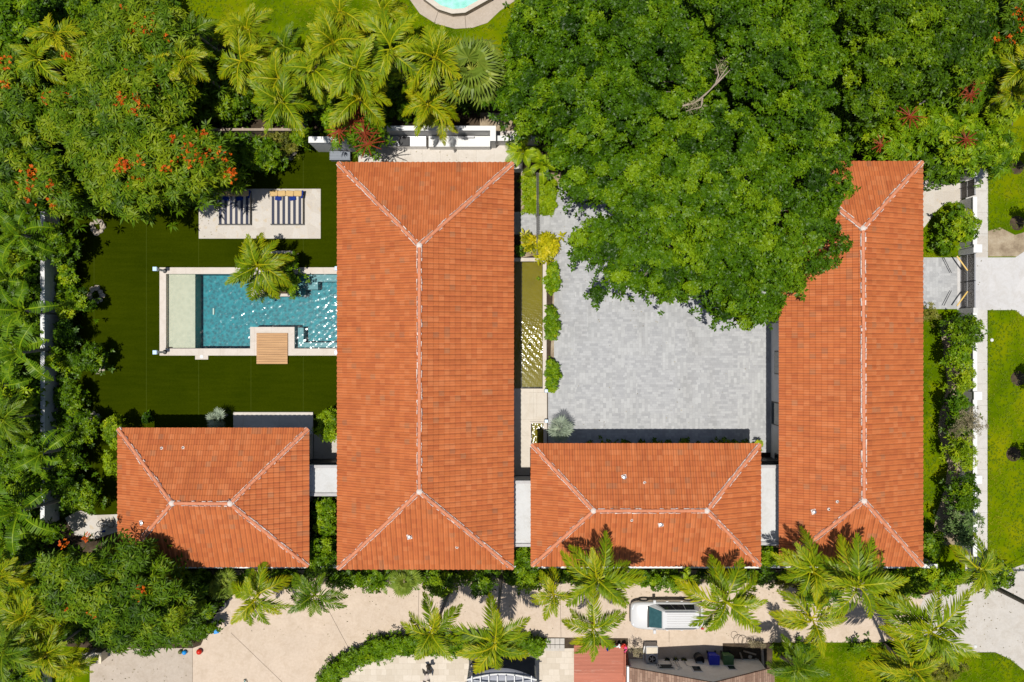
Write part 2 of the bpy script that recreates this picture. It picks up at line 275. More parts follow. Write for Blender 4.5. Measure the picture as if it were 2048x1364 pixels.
# ------------------------------------------------------------------ mesh helpers
class MB:
    def __init__(s): s.v = []; s.f = []; s.uv = None
    def add(s, vs, fs):
        o = len(s.v); s.v += [tuple(v) for v in vs]; s.f += [tuple(i + o for i in f) for f in fs]; return s
    def box(s, x0, y0, z0, x1, y1, z1, rot=0, piv=None):
        if x0 > x1: x0, x1 = x1, x0
        if y0 > y1: y0, y1 = y1, y0
        vs = [(x, y, z) for z in (z0, z1) for y in (y0, y1) for x in (x0, x1)]
        if rot:
            cx, cy = piv or ((x0+x1)/2, (y0+y1)/2); c, q = math.cos(rot), math.sin(rot)
            vs = [(cx+(x-cx)*c-(y-cy)*q, cy+(x-cx)*q+(y-cy)*c, z) for x, y, z in vs]
        return s.add(vs, [(0, 2, 3, 1), (4, 5, 7, 6), (0, 1, 5, 4), (2, 6, 7, 3), (0, 4, 6, 2), (1, 3, 7, 5)])
    def gbox(s, a, b_, c, d, z0, z1):            # a box given by its ground plan in photo pixels
        p = G(a, b_); q = G(c, d); return s.box(p[0], p[1], z0, q[0], q[1], z1)
    def prism(s, pts, z0, z1, holes=()):
        loops = [list(pts)] + [list(h) for h in holes]; flat = [p for l in loops for p in l]; n = len(flat); ed = []; o = 0
        for l in loops: ed += [(o+i, o+(i+1) % len(l)) for i in range(len(l))]; o += len(l)
        res = delaunay_2d_cdt([Vector(p) for p in flat], ed, [], 0, 1e-6); om = {}
        for i, src in enumerate(res[3]):
            for q in src: om.setdefault(i, q)
        tri = []
        for t in res[2]:
            c_ = np.array([[sum(res[0][i][k] for i in t)/3 for k in (0, 1)]])
            if all(i in om for i in t) and inpoly(c_, loops[0])[0] and not any(inpoly(c_, h)[0] for h in loops[1:]): tri.append(tuple(om[i] for i in t))
        vs = [(x, y, z1) for x, y in flat] + [(x, y, z0) for x, y in flat]; fs = []
        for t in tri:
            a, b_, c = [flat[i] for i in t]
            if (b_[0]-a[0])*(c[1]-a[1])-(b_[1]-a[1])*(c[0]-a[0]) < 0: t = t[::-1]
            fs.append(tuple(t))
            if z1 > z0: fs.append(tuple(i + n for i in t[::-1]))
        if z1 > z0:
            o = 0
            for li, l in enumerate(loops):
                A = sum(l[i-1][0]*l[i][1]-l[i][0]*l[i-1][1] for i in range(len(l))); m = len(l); ccw = (A > 0) == (li == 0)
                for i in range(m):
                    j = (i+1) % m; q = (o+i, o+i+n, o+j+n, o+j); fs.append(q if ccw else q[::-1])
                o += m
        return s.add(vs, fs)
    def tube(s, path, rad, seg=8, cap=True):
        path = [Vector(p) for p in path]; n = len(path); rad = rad if hasattr(rad, '__len__') else [rad]*n; vs = []
        up = Vector((0, 0, 1))
        for i, p in enumerate(path):
            d = (path[min(i+1, n-1)] - path[max(i-1, 0)]).normalized()
            a = d.cross(up if abs(d.z) < .95 else Vector((1, 0, 0))).normalized(); c = d.cross(a)
            for k in range(seg):
                t = 2*math.pi*k/seg; vs.append(p + a*math.cos(t)*rad[i] + c*math.sin(t)*rad[i])
        fs = [(i*seg+k, i*seg+(k+1) % seg, (i+1)*seg+(k+1) % seg, (i+1)*seg+k) for i in range(n-1) for k in range(seg)]
        if cap: fs += [tuple(range(seg-1, -1, -1)), tuple((n-1)*seg+k for k in range(seg))]
        return s.add(vs, fs)
    def lathe(s, c, prof, seg=20):                # prof: (radius, z)
        vs = [(c[0]+r*math.cos(2*math.pi*k/seg), c[1]+r*math.sin(2*math.pi*k/seg), c[2]+z) for r, z in prof for k in range(seg)]
        n = len(prof); fs = [(i*seg+k, i*seg+(k+1) % seg, (i+1)*seg+(k+1) % seg, (i+1)*seg+k) for i in range(n-1) for k in range(seg)]
        fs += [tuple(range(seg-1, -1, -1)), tuple((n-1)*seg+k for k in range(seg))]; return s.add(vs, fs)
    def rock(s, c, r, seed):
        rn = random.Random(seed); bm = bmesh.new(); bmesh.ops.create_icosphere(bm, subdivisions=2, radius=1)
        for v in bm.verts:
            k = r*(.75+.4*rn.random()); v.co = Vector((c[0]+v.co.x*k, c[1]+v.co.y*k, c[2]+v.co.z*k*.6))
        s.add([v.co[:] for v in bm.verts], [[v.index for v in f.verts] for f in bm.faces]); bm.free(); return s
    def build(s, name, mat, parent=None, bevel=0, smooth=False, origin=None):
        m = bpy.data.meshes.new(name); o0 = Vector((0, 0, 0))
        if parent is not None: o0 = world_loc(parent)
        elif origin is not None: o0 = Vector(origin)
        elif s.v:
            a = np.array(s.v); o0 = Vector(((a[:, 0].min()+a[:, 0].max())/2, (a[:, 1].min()+a[:, 1].max())/2, float(a[:, 2].min())))
        m.from_pydata([(v[0]-o0.x, v[1]-o0.y, v[2]-o0.z) for v in s.v], [], s.f); m.materials.append(MATS[mat])
        if smooth: m.polygons.foreach_set('use_smooth', [True]*len(m.polygons))
        m.update(); o = bpy.data.objects.new(name, m); COL.objects.link(o)
        if parent is not None: o.parent = parent
        else: o.location = o0
        if bevel:
            md = o.modifiers.new('bevel', 'BEVEL'); md.width = bevel; md.segments = 2; md.limit_method = 'ANGLE'
        return o
def world_loc(o):
    v = Vector((0, 0, 0))
    while o is not None: v += o.location; o = o.parent
    return v
def tag(o, label=None, cat=None, group=None, kind=None):
    for k, v in (('label', label), ('category', cat), ('group', group), ('kind', kind)):
        if v: o[k] = v
    return o
def thing(name, label, cat, loc, group=None):
    o = bpy.data.objects.new(name, None); COL.objects.link(o); o.location = loc; o.empty_display_size = .3; return tag(o, label, cat, group)
def struct(name, mat, pts, z0, z1=None, holes=()):
    return tag(MB().prism(GP(pts), z0 if z1 is not None else z0, z1 if z1 is not None else z0, [GP(h) for h in holes]).build(name, mat), kind='structure')

# ------------------------------------------------------------------ foliage machinery (numpy)
def quads_mesh(name, V, tint, mat):               # V: (n,4,3)
    n = len(V); m = bpy.data.meshes.new(name)
    m.vertices.add(n*4); m.vertices.foreach_set('co', V.reshape(-1).astype(np.float32))
    m.loops.add(n*4); m.loops.foreach_set('vertex_index', np.arange(n*4, dtype=np.int32))
    m.polygons.add(n); m.polygons.foreach_set('loop_start', np.arange(0, n*4, 4, dtype=np.int32)); m.polygons.foreach_set('loop_total', np.full(n, 4, dtype=np.int32))
    a = m.attributes.new('tint', 'FLOAT', 'POINT'); a.data.foreach_set('value', np.repeat(tint, 4).astype(np.float32) if tint.ndim == 1 else tint.reshape(-1).astype(np.float32))
    m.materials.append(MATS[mat]); m.update(); m.validate(); return m
def unit(a): return a/np.maximum(np.linalg.norm(a, axis=-1, keepdims=True), 1e-9)
def rosettes(P, A, T, k, ln, wd, rg, elev=(-5, 35), droop=.25, lenvar=.3):
    n = len(P); A = unit(A); ref = np.where(np.abs(A[:, 2:3]) < .9, np.array([[0, 0, 1.]]), np.array([[1., 0, 0]]))
    t1 = unit(np.cross(A, ref)); t2 = np.cross(A, t1)
    ph = rg.random((n, 1))*6.283 + np.arange(k)[None]*6.283/k + rg.normal(0, .25, (n, k))
    e = np.radians(rg.uniform(elev[0], elev[1], (n, k)))
    d = t1[:, None]*np.cos(ph)[..., None] + t2[:, None]*np.sin(ph)[..., None]
    Ae = A[:, None]; ce, se = np.cos(e)[..., None], np.sin(e)[..., None]
    ld = d*ce + Ae*se; nn = Ae*ce - d*se; side = np.cross(nn, ld)
    L = (ln*(1-lenvar+2*lenvar*rg.random((n, k))))[..., None]; W = L*wd/ln
    b0 = P[:, None] + ld*L*.06
    mid = b0 + ld*L*.5; tip = b0 + ld*L - nn*L*droop
    fold = nn*W*.25
    V = np.stack([b0, mid+side*W*.5+fold, tip, mid-side*W*.5+fold], axis=2).reshape(-1, 4, 3)
    t = (T[:, None] + rg.normal(0, .10, (n, k))).reshape(-1)
    return V, t
def inpoly(P, poly):
    x, y = P[:, 0], P[:, 1]; c = np.zeros(len(P), bool); q = poly; j = len(q)-1
    for i in range(len(q)):
        xi, yi = q[i]; xj, yj = q[j]
        if yi != yj: c ^= ((yi > y) != (yj > y)) & (x < (xj-xi)*(y-yi)/(yj-yi)+xi)
        j = i
    return c
def edgedist(P, poly):
    D = np.full(len(P), 1e9); q = np.array(poly, float)
    for i in range(len(q)):
        a = q[i-1]; b_ = q[i]; ab = b_-a; t = np.clip(((P-a)@ab)/max(ab@ab, 1e-9), 0, 1)
        D = np.minimum(D, np.linalg.norm(P-(a+t[:, None]*ab), axis=1))
    return D
def crown(poly, zr, zt, cr, mat, rg, ln, wd, k=6, ros=38, dome=90, under=True, tint=.5, tvar=.22, sp=1.34, elev=(-10, 40), droop=.25, gap=.10, hole=()):
    """leaf clumps over an outline given in photo pixels at their own height; returns mesh in world coordinates and clump centres"""
    q = np.array(poly, float); step = cr*sp/S
    gx_, gy_ = np.meshgrid(np.arange(q[:, 0].min(), q[:, 0].max()+step, step), np.arange(q[:, 1].min(), q[:, 1].max()+step, step*.87))
    gx_[1::2] += step/2
    P = np.stack([gx_.ravel(), gy_.ravel()], 1); P += rg.normal(0, step*.22, P.shape)
    P = P[inpoly(P, poly)]; D = edgedist(P, poly); ok = (D > cr*(.5 if cr > .5 else .4)/S) & (rg.random(len(P)) > gap); P = P[ok]; D = D[ok]
    if len(P) == 0: P = q.mean(0)[None]; D = np.array([50.])
    f = np.clip(D/dome, 0, 1); z = zr+(zt-zr)*np.sqrt(1-(1-f)**2)+rg.normal(0, .55*cr, len(P))
    K = S*(H-z)/H; C = np.stack([(P[:, 0]-1024)*K, -(P[:, 1]-682)*K, z], 1)
    rr = cr*rg.uniform(.65, 1.2, len(C)); n = len(C); ct = tint+rg.normal(0, tvar, n)
    layers = []
    N = int(ros); dirs = unit(rg.normal(0, 1, (n, N, 3)) + np.array([0, 0, .55])); 
    rad = rg.uniform(.72, 1.04, (n, N, 1)); pos = C[:, None]+dirs*rad*rr[:, None, None]*np.array([1, 1, .7])
    ax = unit(dirs*.8+np.array([0, 0, .75])+rg.normal(0, .45, dirs.shape))
    tt = ct[:, None]+rg.normal(0, .10, (n, N))
    layers.append(rosettes(pos.reshape(-1, 3), ax.reshape(-1, 3), tt.reshape(-1), k, ln, wd, rg, elev, droop))
    if under:
        # sparse inner leaves, lower down, so that gaps look into shade
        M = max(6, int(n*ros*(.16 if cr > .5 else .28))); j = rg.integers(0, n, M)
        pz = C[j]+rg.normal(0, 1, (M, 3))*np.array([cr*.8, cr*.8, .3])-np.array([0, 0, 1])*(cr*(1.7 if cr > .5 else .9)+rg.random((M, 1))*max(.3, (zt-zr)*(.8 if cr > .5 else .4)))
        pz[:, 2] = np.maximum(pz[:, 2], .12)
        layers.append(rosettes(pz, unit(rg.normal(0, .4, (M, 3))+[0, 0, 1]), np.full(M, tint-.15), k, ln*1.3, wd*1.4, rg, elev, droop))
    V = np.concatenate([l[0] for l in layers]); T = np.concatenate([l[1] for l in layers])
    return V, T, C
def limbs(mb, base, C, r0, rg, frac=.35, fork=.45):
    base = np.array(base, float); top = C.mean(0); fk = base+(top-base)*fork; fk[:2] = base[:2]+(top[:2]-base[:2])*fork*.6
    mid = (base+fk)/2+np.array([rg.normal(0, .12), rg.normal(0, .12), 0])
    mb.tube([base, mid, fk], [r0, r0*.8, r0*.62], 9)
    idx = rg.permutation(len(C))[:max(3, int(len(C)*frac))][:70]
    for i in idx:
        c = C[i]; m = fk+(c-fk)*.5+np.array([rg.normal(0, .25), rg.normal(0, .25), rg.normal(0, .2)-.1])
        mb.tube([fk, m, c-np.array([0, 0, .15])], [r0*.30, r0*.16, r0*.05], 5)
def tree(name, label, cat, base, poly, zr, zt, cr, mat, seed, ln, wd, r0=.22, group=None, ret=False, **kw):
    rg = np.random.default_rng(seed); x, y, _ = G(*base); r = thing(name, label, cat, (x, y, 0), group)
    V, T, C = crown(poly, zr, zt, cr, mat, rg, ln, wd, **kw)
    o = bpy.data.objects.new('crown', quads_mesh('crown', V-np.array([x, y, 0]), T, mat)); COL.objects.link(o); o.parent = r
    mb = MB(); limbs(mb, (x, y, -.1), C, r0, rg); mb.build('trunk', 'bark', r, smooth=True)
    return (r, C) if ret else r
def circ(cx, cy, rx, ry=None, n=18, seed=0, j=.16):
    rn = random.Random(seed*7+int(cx)); ry = ry or rx
    return [(cx+rx*math.cos(2*math.pi*i/n)*(1+rn.uniform(-j, j)), cy+ry*math.sin(2*math.pi*i/n)*(1+rn.uniform(-j, j))) for i in range(n)]
def bush(name, label, cat, cx, cy, rx, ry, h, style, seed, group=None, **kw):
    st = dict(STY[style]); st.update(kw); mat = st.pop('mat'); ln = st.pop('ln'); wd = st.pop('wd'); cr = st.pop('cr')
    # foot of the shrub on the ground under the crown
    k = (H-h*.6)/H; fx = 1024+(cx-1024)*k; fy = 682+(cy-682)*k
    return tree(name, label, cat, (fx, fy), circ(cx, cy, rx, ry, seed=seed), h*.45, h, cr, mat, seed, ln, wd, r0=.03+.02*h, group=group, dome=min(rx, ry)*.9, **st)
STY = {
 'dark': dict(mat='leaf_deep', ln=.17, wd=.09, cr=.38, ros=26, k=6), 'mid': dict(mat='leaf_mid', ln=.17, wd=.08, cr=.38, ros=26, k=6),
 'bright': dict(mat='leaf_bright', ln=.16, wd=.08, cr=.34, ros=24, k=6), 'lime': dict(mat='leaf_lime', ln=.16, wd=.06, cr=.32, ros=24, k=6),
 'olive': dict(mat='leaf_olive', ln=.15, wd=.06, cr=.36, ros=20, k=6), 'dry': dict(mat='leaf_dry', ln=.16, wd=.04, cr=.4, ros=16, k=6, under=False),
 'blue': dict(mat='leaf_bluegreen', ln=.2, wd=.08, cr=.42, ros=22, k=6), 'big': dict(mat='leaf_bright', ln=.34, wd=.13, cr=.45, ros=12, k=7),
 'hedge': dict(mat='leaf_bright', ln=.11, wd=.06, cr=.20, ros=24, k=6, sp=1.0, gap=0),
 'croton': dict(mat='croton_leaf', ln=.30, wd=.09, cr=.26, ros=10, k=9), 'feather': dict(mat='leaf_feather', ln=.24, wd=.05, cr=.45, ros=26, k=8)}

# palm fronds: one mesh for each kind and variant, shared by every palm
def frond_mesh(name, mat, n=30, wid=.34, arch=.25, sag=.55, vee=.35, seed=0, dens=1, tipyellow=0.2, lw=.05):
    rg = np.random.default_rng(seed); V = []; T = []
    def rach(t): return np.array([t*(1-.10*t), .035*math.sin(t*3+seed), arch*t-sag*t*t])
    for i in range(n):
        t = .14+.86*(i+.5)/n; p = rach(t); d = rach(min(1, t+.02))-rach(t-.02); d /= np.linalg.norm(d)
        Lf = wid*(math.sin(math.pi*min(1, .18+.80*t**.9))**.75)*rg.uniform(.85, 1.1); Lf = max(Lf, .07)
        for sgn in (-1, 1):
            for rep in range(dens):
                side = np.array([-d[1], d[0], 0])*sgn; side /= max(1e-6, np.linalg.norm(side)); up = np.cross(d, side)*sgn
                if up[2] < 0: up = -up
                a = 1.0-.42*t+rg.normal(0, .10); dr = side*math.sin(a)+d*math.cos(a)+up*(vee+rg.normal(0, .14)+.25*rep); dr /= np.linalg.norm(dr)
                ws = np.cross(dr, up); ws /= max(1e-6, np.linalg.norm(ws)); w0 = lw*.5*rg.uniform(.8, 1.2)
                m = p+dr*Lf*.5; e = p+dr*Lf*.97-np.array([0, 0, Lf*rg.uniform(.12, .58)])
                V.append([p-ws*w0*.35, p+ws*w0*.35, m+ws*w0, m-ws*w0]); V.append([m-ws*w0, m+ws*w0, e+ws*w0*.12, e-ws*w0*.12])
                tt = .38+.2*t+rg.normal(0, .12); T.append([tt]*4); T.append([tt, tt, tt+tipyellow*1.6, tt+tipyellow*1.6])
    # rachis as a strip of quads
    for i in range(12):
        a, c = rach(i/12), rach((i+1)/12); wa, wc = .022*(1-i/13), .022*(1-(i+1)/13)
        up = np.array([0, 0, .008])
        V.append([a+[0, -wa, .008], a+[0, wa, .008], c+[0, wc, .008], c+[0, -wc, .008]]); T.append([1.05]*4)
    return quads_mesh(name, np.array(V), np.array(T), mat)
def fan_mesh(name, mat, n=22, seed=0, stiff=.0):
    rg = np.random.default_rng(seed); V = []; T = []
    for i in range(4):
        a, c = i/4*.45, (i+1)/4*.45; V.append([[a, -.012, .25*a], [a, .012, .25*a], [c, .012, .25*c], [c, -.012, .25*c]]); T.append([.9]*4)
    o = np.array([.45, 0, .11])
    for i in range(n):
        a = (i-(n-1)/2)/n*R(290); L = .55*(1-.25*abs(a)/2.6)*rg.uniform(.92, 1.05); d = np.array([math.cos(a), math.sin(a), .12]); s_ = np.array([-math.sin(a), math.cos(a), 0])*.036
        m = o+d*L*.6; e = o+d*L-np.array([0, 0, (.16-stiff)*rg.uniform(.6, 1.4)]); u = np.array([0, 0, .02*(i % 2)])
        V.append([o-s_*.1, o+s_*.1, m+s_+u, m-s_-u]); V.append([m-s_-u, m+s_+u, e+s_*.08, e-s_*.08]); tt = .5+rg.normal(0, .13); T.append([tt]*4); T.append([tt]*4)
    return quads_mesh(name, np.array(V), np.array(T), mat)
def blade_mesh(name, mat, wid=.2, arch=.7, sag=.75, seed=0, torn=True):
    rg = np.random.default_rng(seed); V = []; T = []; n = 16
    def r_(t): return np.array([t*(1-.12*t), 0, arch*t-sag*t*t])
    for i in range(n):
        t0, t1 = .22+.78*i/n, .22+.78*(i+1)/n
        w0, w1 = wid*math.sin(math.pi*(.05+.93*(i/n)))**.6, wid*math.sin(math.pi*(.05+.93*((i+1)/n)))**.6
        a, c = r_(t0), r_(t1)
        for sg in (-1, 1):
            dz = rg.uniform(-.03, .05) if torn else .02; g = c-(c-a)*(.16 if torn and rg.random() < .5 else 0)
            V.append([a, g, g+[-.02, sg*w1, dz+.03], a+[0, sg*w0, dz+.03]]); tt = .45+rg.normal(0, .10); T.append([tt]*4)
    for i in range(10):
        a, c = r_(i/10), r_((i+1)/10); wa = .02*(1-i/12); V.append([a+[0, -wa, .012], a+[0, wa, .012], c+[0, wa, .012], c+[0, -wa, .012]]); T.append([1.35]*4)
    return quads_mesh(name, np.array(V), np.array(T), mat)
FR = {
 'areca': [frond_mesh('frond_mesh', 'palm_yellow', 26, .36, .40, .85, .40, i, 1, .20, .036) for i in range(4)],
 'king': [frond_mesh('frond_mesh', 'palm_green', 27, .30, .38, .86, .22, 10+i, 1, .24, .036) for i in range(4)],
 'kingy': [frond_mesh('frond_mesh', 'palm_yellow', 27, .30, .38, .86, .22, 20+i, 1, .28, .036) for i in range(3)],
 'darkp': [frond_mesh('frond_mesh', 'palm_dark', 26, .30, .36, .82, .24, 30+i, 1, .15, .036) for i in range(3)],
 'fan': [fan_mesh('frond_mesh', 'palm_fan', 24, i) for i in range(3)],
 'silver': [fan_mesh('frond_mesh', 'leaf_silver', 15, 9+i, .12) for i in range(2)],
 'banana': [blade_mesh('blade_mesh', 'banana_leaf', .15, .8, .8, i) for i in range(3)],
 'bigleaf': [blade_mesh('blade_mesh', 'leaf_lime', .19, .7, .8, 5+i, False) for i in range(2)],
 'dead': [frond_mesh('frond_mesh', 'dead_frond', 20, .2, -.2, .5, 0, 77, 1, 0, .03)],
}
def palm(name, label, cx, cy, h, rpx, kind, seed, cat='palm tree', lean=None, nf=15, tr=.11, group=None, spread=1.0, dirs=None, dead=0, alt=None, crownshaft=True):
    rn = random.Random(seed); top = Vector(G(cx, cy, h)); k = S*(H-h)/H; L = rpx*k
    if lean is None: bx_, by_ = top.x+rn.uniform(-.3, .3), top.y+rn.uniform(-.3, .3)
    else: bx_, by_, _ = G(*lean)
    r = thing(name, label, cat, (bx_, by_, 0), group); loc = top-Vector((bx_, by_, 0))
    if h > .9:
        pts = [Vector((bx_+(top.x-bx_)*t**1.25, by_+(top.y-by_)*t**1.25, h*t-.1*(1-t))) for t in (0, .15, .35, .6, .85, 1)]
        MB().tube(pts, [tr*1.7, tr*1.15, tr, tr*.9, tr*.85, tr*.8], 10).build('trunk', 'palm_bark', r, smooth=True)
    if h > 3 and crownshaft and kind in ('areca', 'king', 'kingy'):
        MB().tube([top-Vector((0, 0, .55)), top-Vector((0, 0, .2)), top+Vector((0, 0, .25))], [tr*.9, tr*1.2, tr*.4], 10).build('crownshaft', 'midrib', r, smooth=True)
    a0 = rn.random()*6.283; fr = FR[kind]
    for i in range(nf):
        t = i/max(1, nf-1)                       # 0 outer .. 1 inner
        az = dirs[i] if dirs and i < len(dirs) else None
        az = R(az+rn.uniform(-4, 4)) if az is not None else a0+i*2.399+rn.uniform(-.5, .5)
        pitch = R(-10+66*t**1.4+rn.uniform(-13, 13))
        if dirs: pitch = R(4+rn.uniform(-10, 16) if i < len(dirs) else 50+rn.uniform(-8, 12)); t = 0 if i < len(dirs) else .8
        sc = L*(1.2-.2*t)*rn.uniform(.78, 1.12)*spread
        m = fr[rn.randrange(len(fr))]
        if alt and rn.random() < .18: m = FR[alt][0]
        o = bpy.data.objects.new('frond', m); COL.objects.link(o); o.parent = r
        o.location = loc+Vector((0, 0, .05+.15*t)); o.rotation_euler = (rn.uniform(-.35, .35), -pitch, az); o.scale = (sc, sc*(.95+.15*rn.random()), sc)
    for i in range(dead):
        o = bpy.data.objects.new('dead_frond', FR['dead'][0]); COL.objects.link(o); o.parent = r
        o.location = loc-Vector((0, 0, .3)); o.rotation_euler = (0, R(58), rn.random()*6.28); o.scale = (L*.8,)*3
    return r

# ------------------------------------------------------------------ the ground and everything laid on it
POOL = [(320, 535), (722, 535), (722, 711), (320, 711)]
POND = [(1004, 516), (1093, 516), (1093, 778), (1004, 778)]
POND2 = [(1060, 843), (1094, 843), (1094, 893), (1060, 893)]
far = [(-1400, -1400), (3448, -1400), (3448, 2764), (-1400, 2764)]
struct('ground', 'soil', far, 0, None, [POOL, POND, POND2])
struct('artificial_turf', 'artificial_turf', [(118, 425), (300, 380), (430, 300), (560, 262), (716, 262), (735, 262), (735, 1045), (238, 1045), (100, 1045)], .012, None, [POOL])
struct('lawn', 'lawn_grass', [(330, -60), (1060, -60), (1062, 60), (1000, 130), (930, 96), (780, 130), (640, 100), (520, 140), (430, 80), (370, 40)], .006)
struct('lawn', 'lawn_green', [(1830, 345), (1946, 345), (1946, 1180), (1840, 1180), (1830, 1100)], .006)
struct('lawn', 'lawn_grass', [(1975, 200), (2400, 200), (2400, 516), (1975, 516)], .006)
struct('lawn', 'lawn_grass', [(1975, 620), (2030, 620), (2060, 640), (2400, 640), (2400, 1000), (2048, 1130), (1990, 1180), (1975, 1140)], .006)
struct('lawn', 'lawn_green', [(1545, 1284), (1830, 1284), (1840, 1500), (1545, 1500)], .006)
struct('lawn', 'lawn_green', [(1838, 1305), (1990, 1305), (2020, 1318), (2048, 1340), (2200, 1500), (1838, 1500)], .006)
struct('lawn', 'lawn_green', [(-60, 380), (70, 380), (84, 440), (84, 470), (-60, 470)], .006)
struct('lawn', 'lawn_green', [(100, 1290), (180, 1296), (180, 1480), (100, 1480)], .006)
struct('lawn', 'lawn_green', [(425, 1150), (520, 1150), (520, 1172), (470, 1190), (438, 1222), (420, 1222)], .008)
struct('bare_soil', 'soil_light', [(1976, 462), (2000, 455), (2030, 470), (2080, 455), (2200, 480), (2200, 513), (1976, 513)], .012)
struct('mulch_bed', 'soil_light', [(1880, 640), (1884, 690), (1895, 770), (1878, 830), (1876, 870), (1896, 930), (1888, 980), (1872, 1030), (1862, 1090), (1921, 1090), (1921, 640)], .012)
struct('planting_bed', 'soil_light', [(960, 225), (1080, 228), (1085, 275), (960, 275)], .012)
struct('planting_bed', 'soil_light', [(1040, 345), (1120, 345), (1120, 505), (1096, 505), (1096, 860), (1108, 860), (1108, 516), (1040, 516)], .006)
struct('planting_bed', 'soil_light', [(370, 1140), (1850, 1140), (1850, 1172), (370, 1172)], .006)
# courtyard, paths, drives
struct('courtyard_paving', 'grey_paver', [(1108, 371), (1150, 365), (1400, 340), (1560, 360), (1560, 905), (1500, 905), (1500, 888), (1142, 888), (1120, 890), (1096, 890), (1096, 780), (1108, 780)], .020)
struct('path', 'grey_paver', [(1003, 424), (1110, 424), (1110, 469), (1003, 469)], .028)
struct('driveway', 'grey_paver', [(1830, 515), (1914, 515), (1914, 618), (1830, 618)], .020)
struct('driveway', 'apron_concrete', [(1914, 515), (1975, 515), (2030, 515), (2060, 495), (2500, 495), (2500, 645), (2060, 645), (2030, 620), (1914, 620)], .030)
struct('pavement', 'sidewalk_concrete', [(1930, 200), (1975, 200), (1975, 515), (1930, 515)], 0, .05)
struct('pavement', 'grey_concrete', [(1944, 472), (1974, 472), (1974, 514), (1944, 514)], .04, .058)
struct('pavement', 'sidewalk_concrete', [(1930, 620), (1974, 620), (1974, 1128), (1990, 1190), (1930, 1150)], 0, .05)
struct('path', 'coral_stone', [(1835, 345), (1862, 362), (1882, 368), (1922, 366), (1922, 404), (1888, 408), (1870, 425), (1848, 455), (1835, 462)], .030)
struct('courtyard_paving', 'coral_stone', [(130, 1036), (158, 1020), (190, 1030), (245, 1028), (245, 1060), (190, 1078), (150, 1070)], .030)
struct('driveway', 'driveway_old', [(180, 1296), (385, 1296), (385, 1500), (180, 1500)], 0, .03)
struct('driveway', 'driveway_concrete', [(385.6, 1296), (402, 1290), (425, 1240), (440, 1215), (470, 1187), (520, 1169), (900, 1166), (1530, 1166), (1740, 1172), (1850, 1190), (1832, 1230), (1832, 1284), (1530, 1285), (1530, 1500), (1256, 1500), (1256, 1276), (880, 1272), (800, 1275), (725, 1298), (665, 1335), (600, 1400), (560, 1500), (385.6, 1500)], 0, .03)
struct('driveway', 'grey_concrete', [(1850, 1190), (1930, 1165), (1985, 1150), (2048, 1128), (2400, 1000), (2600, 1300), (2500, 1600), (2200, 1500), (2050, 1342), (2020, 1318), (1990, 1304), (1832, 1304), (1832, 1230)], .034)
struct('patio', 'travertine', [(660, 1364), (700, 1330), (760, 1308), (820, 1300), (1150, 1296), (1150, 1500), (600, 1500)], 0, .045)
struct('patio', 'patio_stone', [(717, 262), (1045, 262), (1045, 345), (717, 345)], 0, .05)
struct('patio', 'patio_stone', [(468, 824), (627, 824), (627, 990), (468, 990)], .02, .16)
struct('path', 'grey_concrete', [(628, 868), (722, 868), (722, 925), (628, 925)], .028)
struct('path', 'cream_stone', [(1004, 778), (1094, 778), (1094, 843), (1060, 843), (1060, 950), (1004, 950)], 0, .06)
m = MB()                                         # joints and slabs of the front step
for a, b_, c, d in ((1058, 785, 1073, 835), (1074, 785, 1093, 835)): m.gbox(a, b_, c, d, .06, .10)
tag(m.build('entrance_step', 'cream_stone', bevel=.008), 'pair of long cream stone slabs forming the entrance step beside the pond', 'step')
struct('pool_deck', 'driveway_old', [(816, -60), (820, 0), (840, 28), (872, 48), (910, 58), (945, 56), (975, 46), (1000, 22), (1040, -5), (1080, -60)], 0, .05)
rn = random.Random(5)
cs = thing('garden_path', 'row of square concrete stepping pads set beside the clipped hedge end', 'path', G(1108, 1290))
for i in range(4):
    for j in range(2): MB().gbox(1091+i*9.6, 1276+j*13, 1100+i*9.6, 1288+j*13, .028, .075).build('paving_slab', 'grey_concrete', cs, bevel=.01)

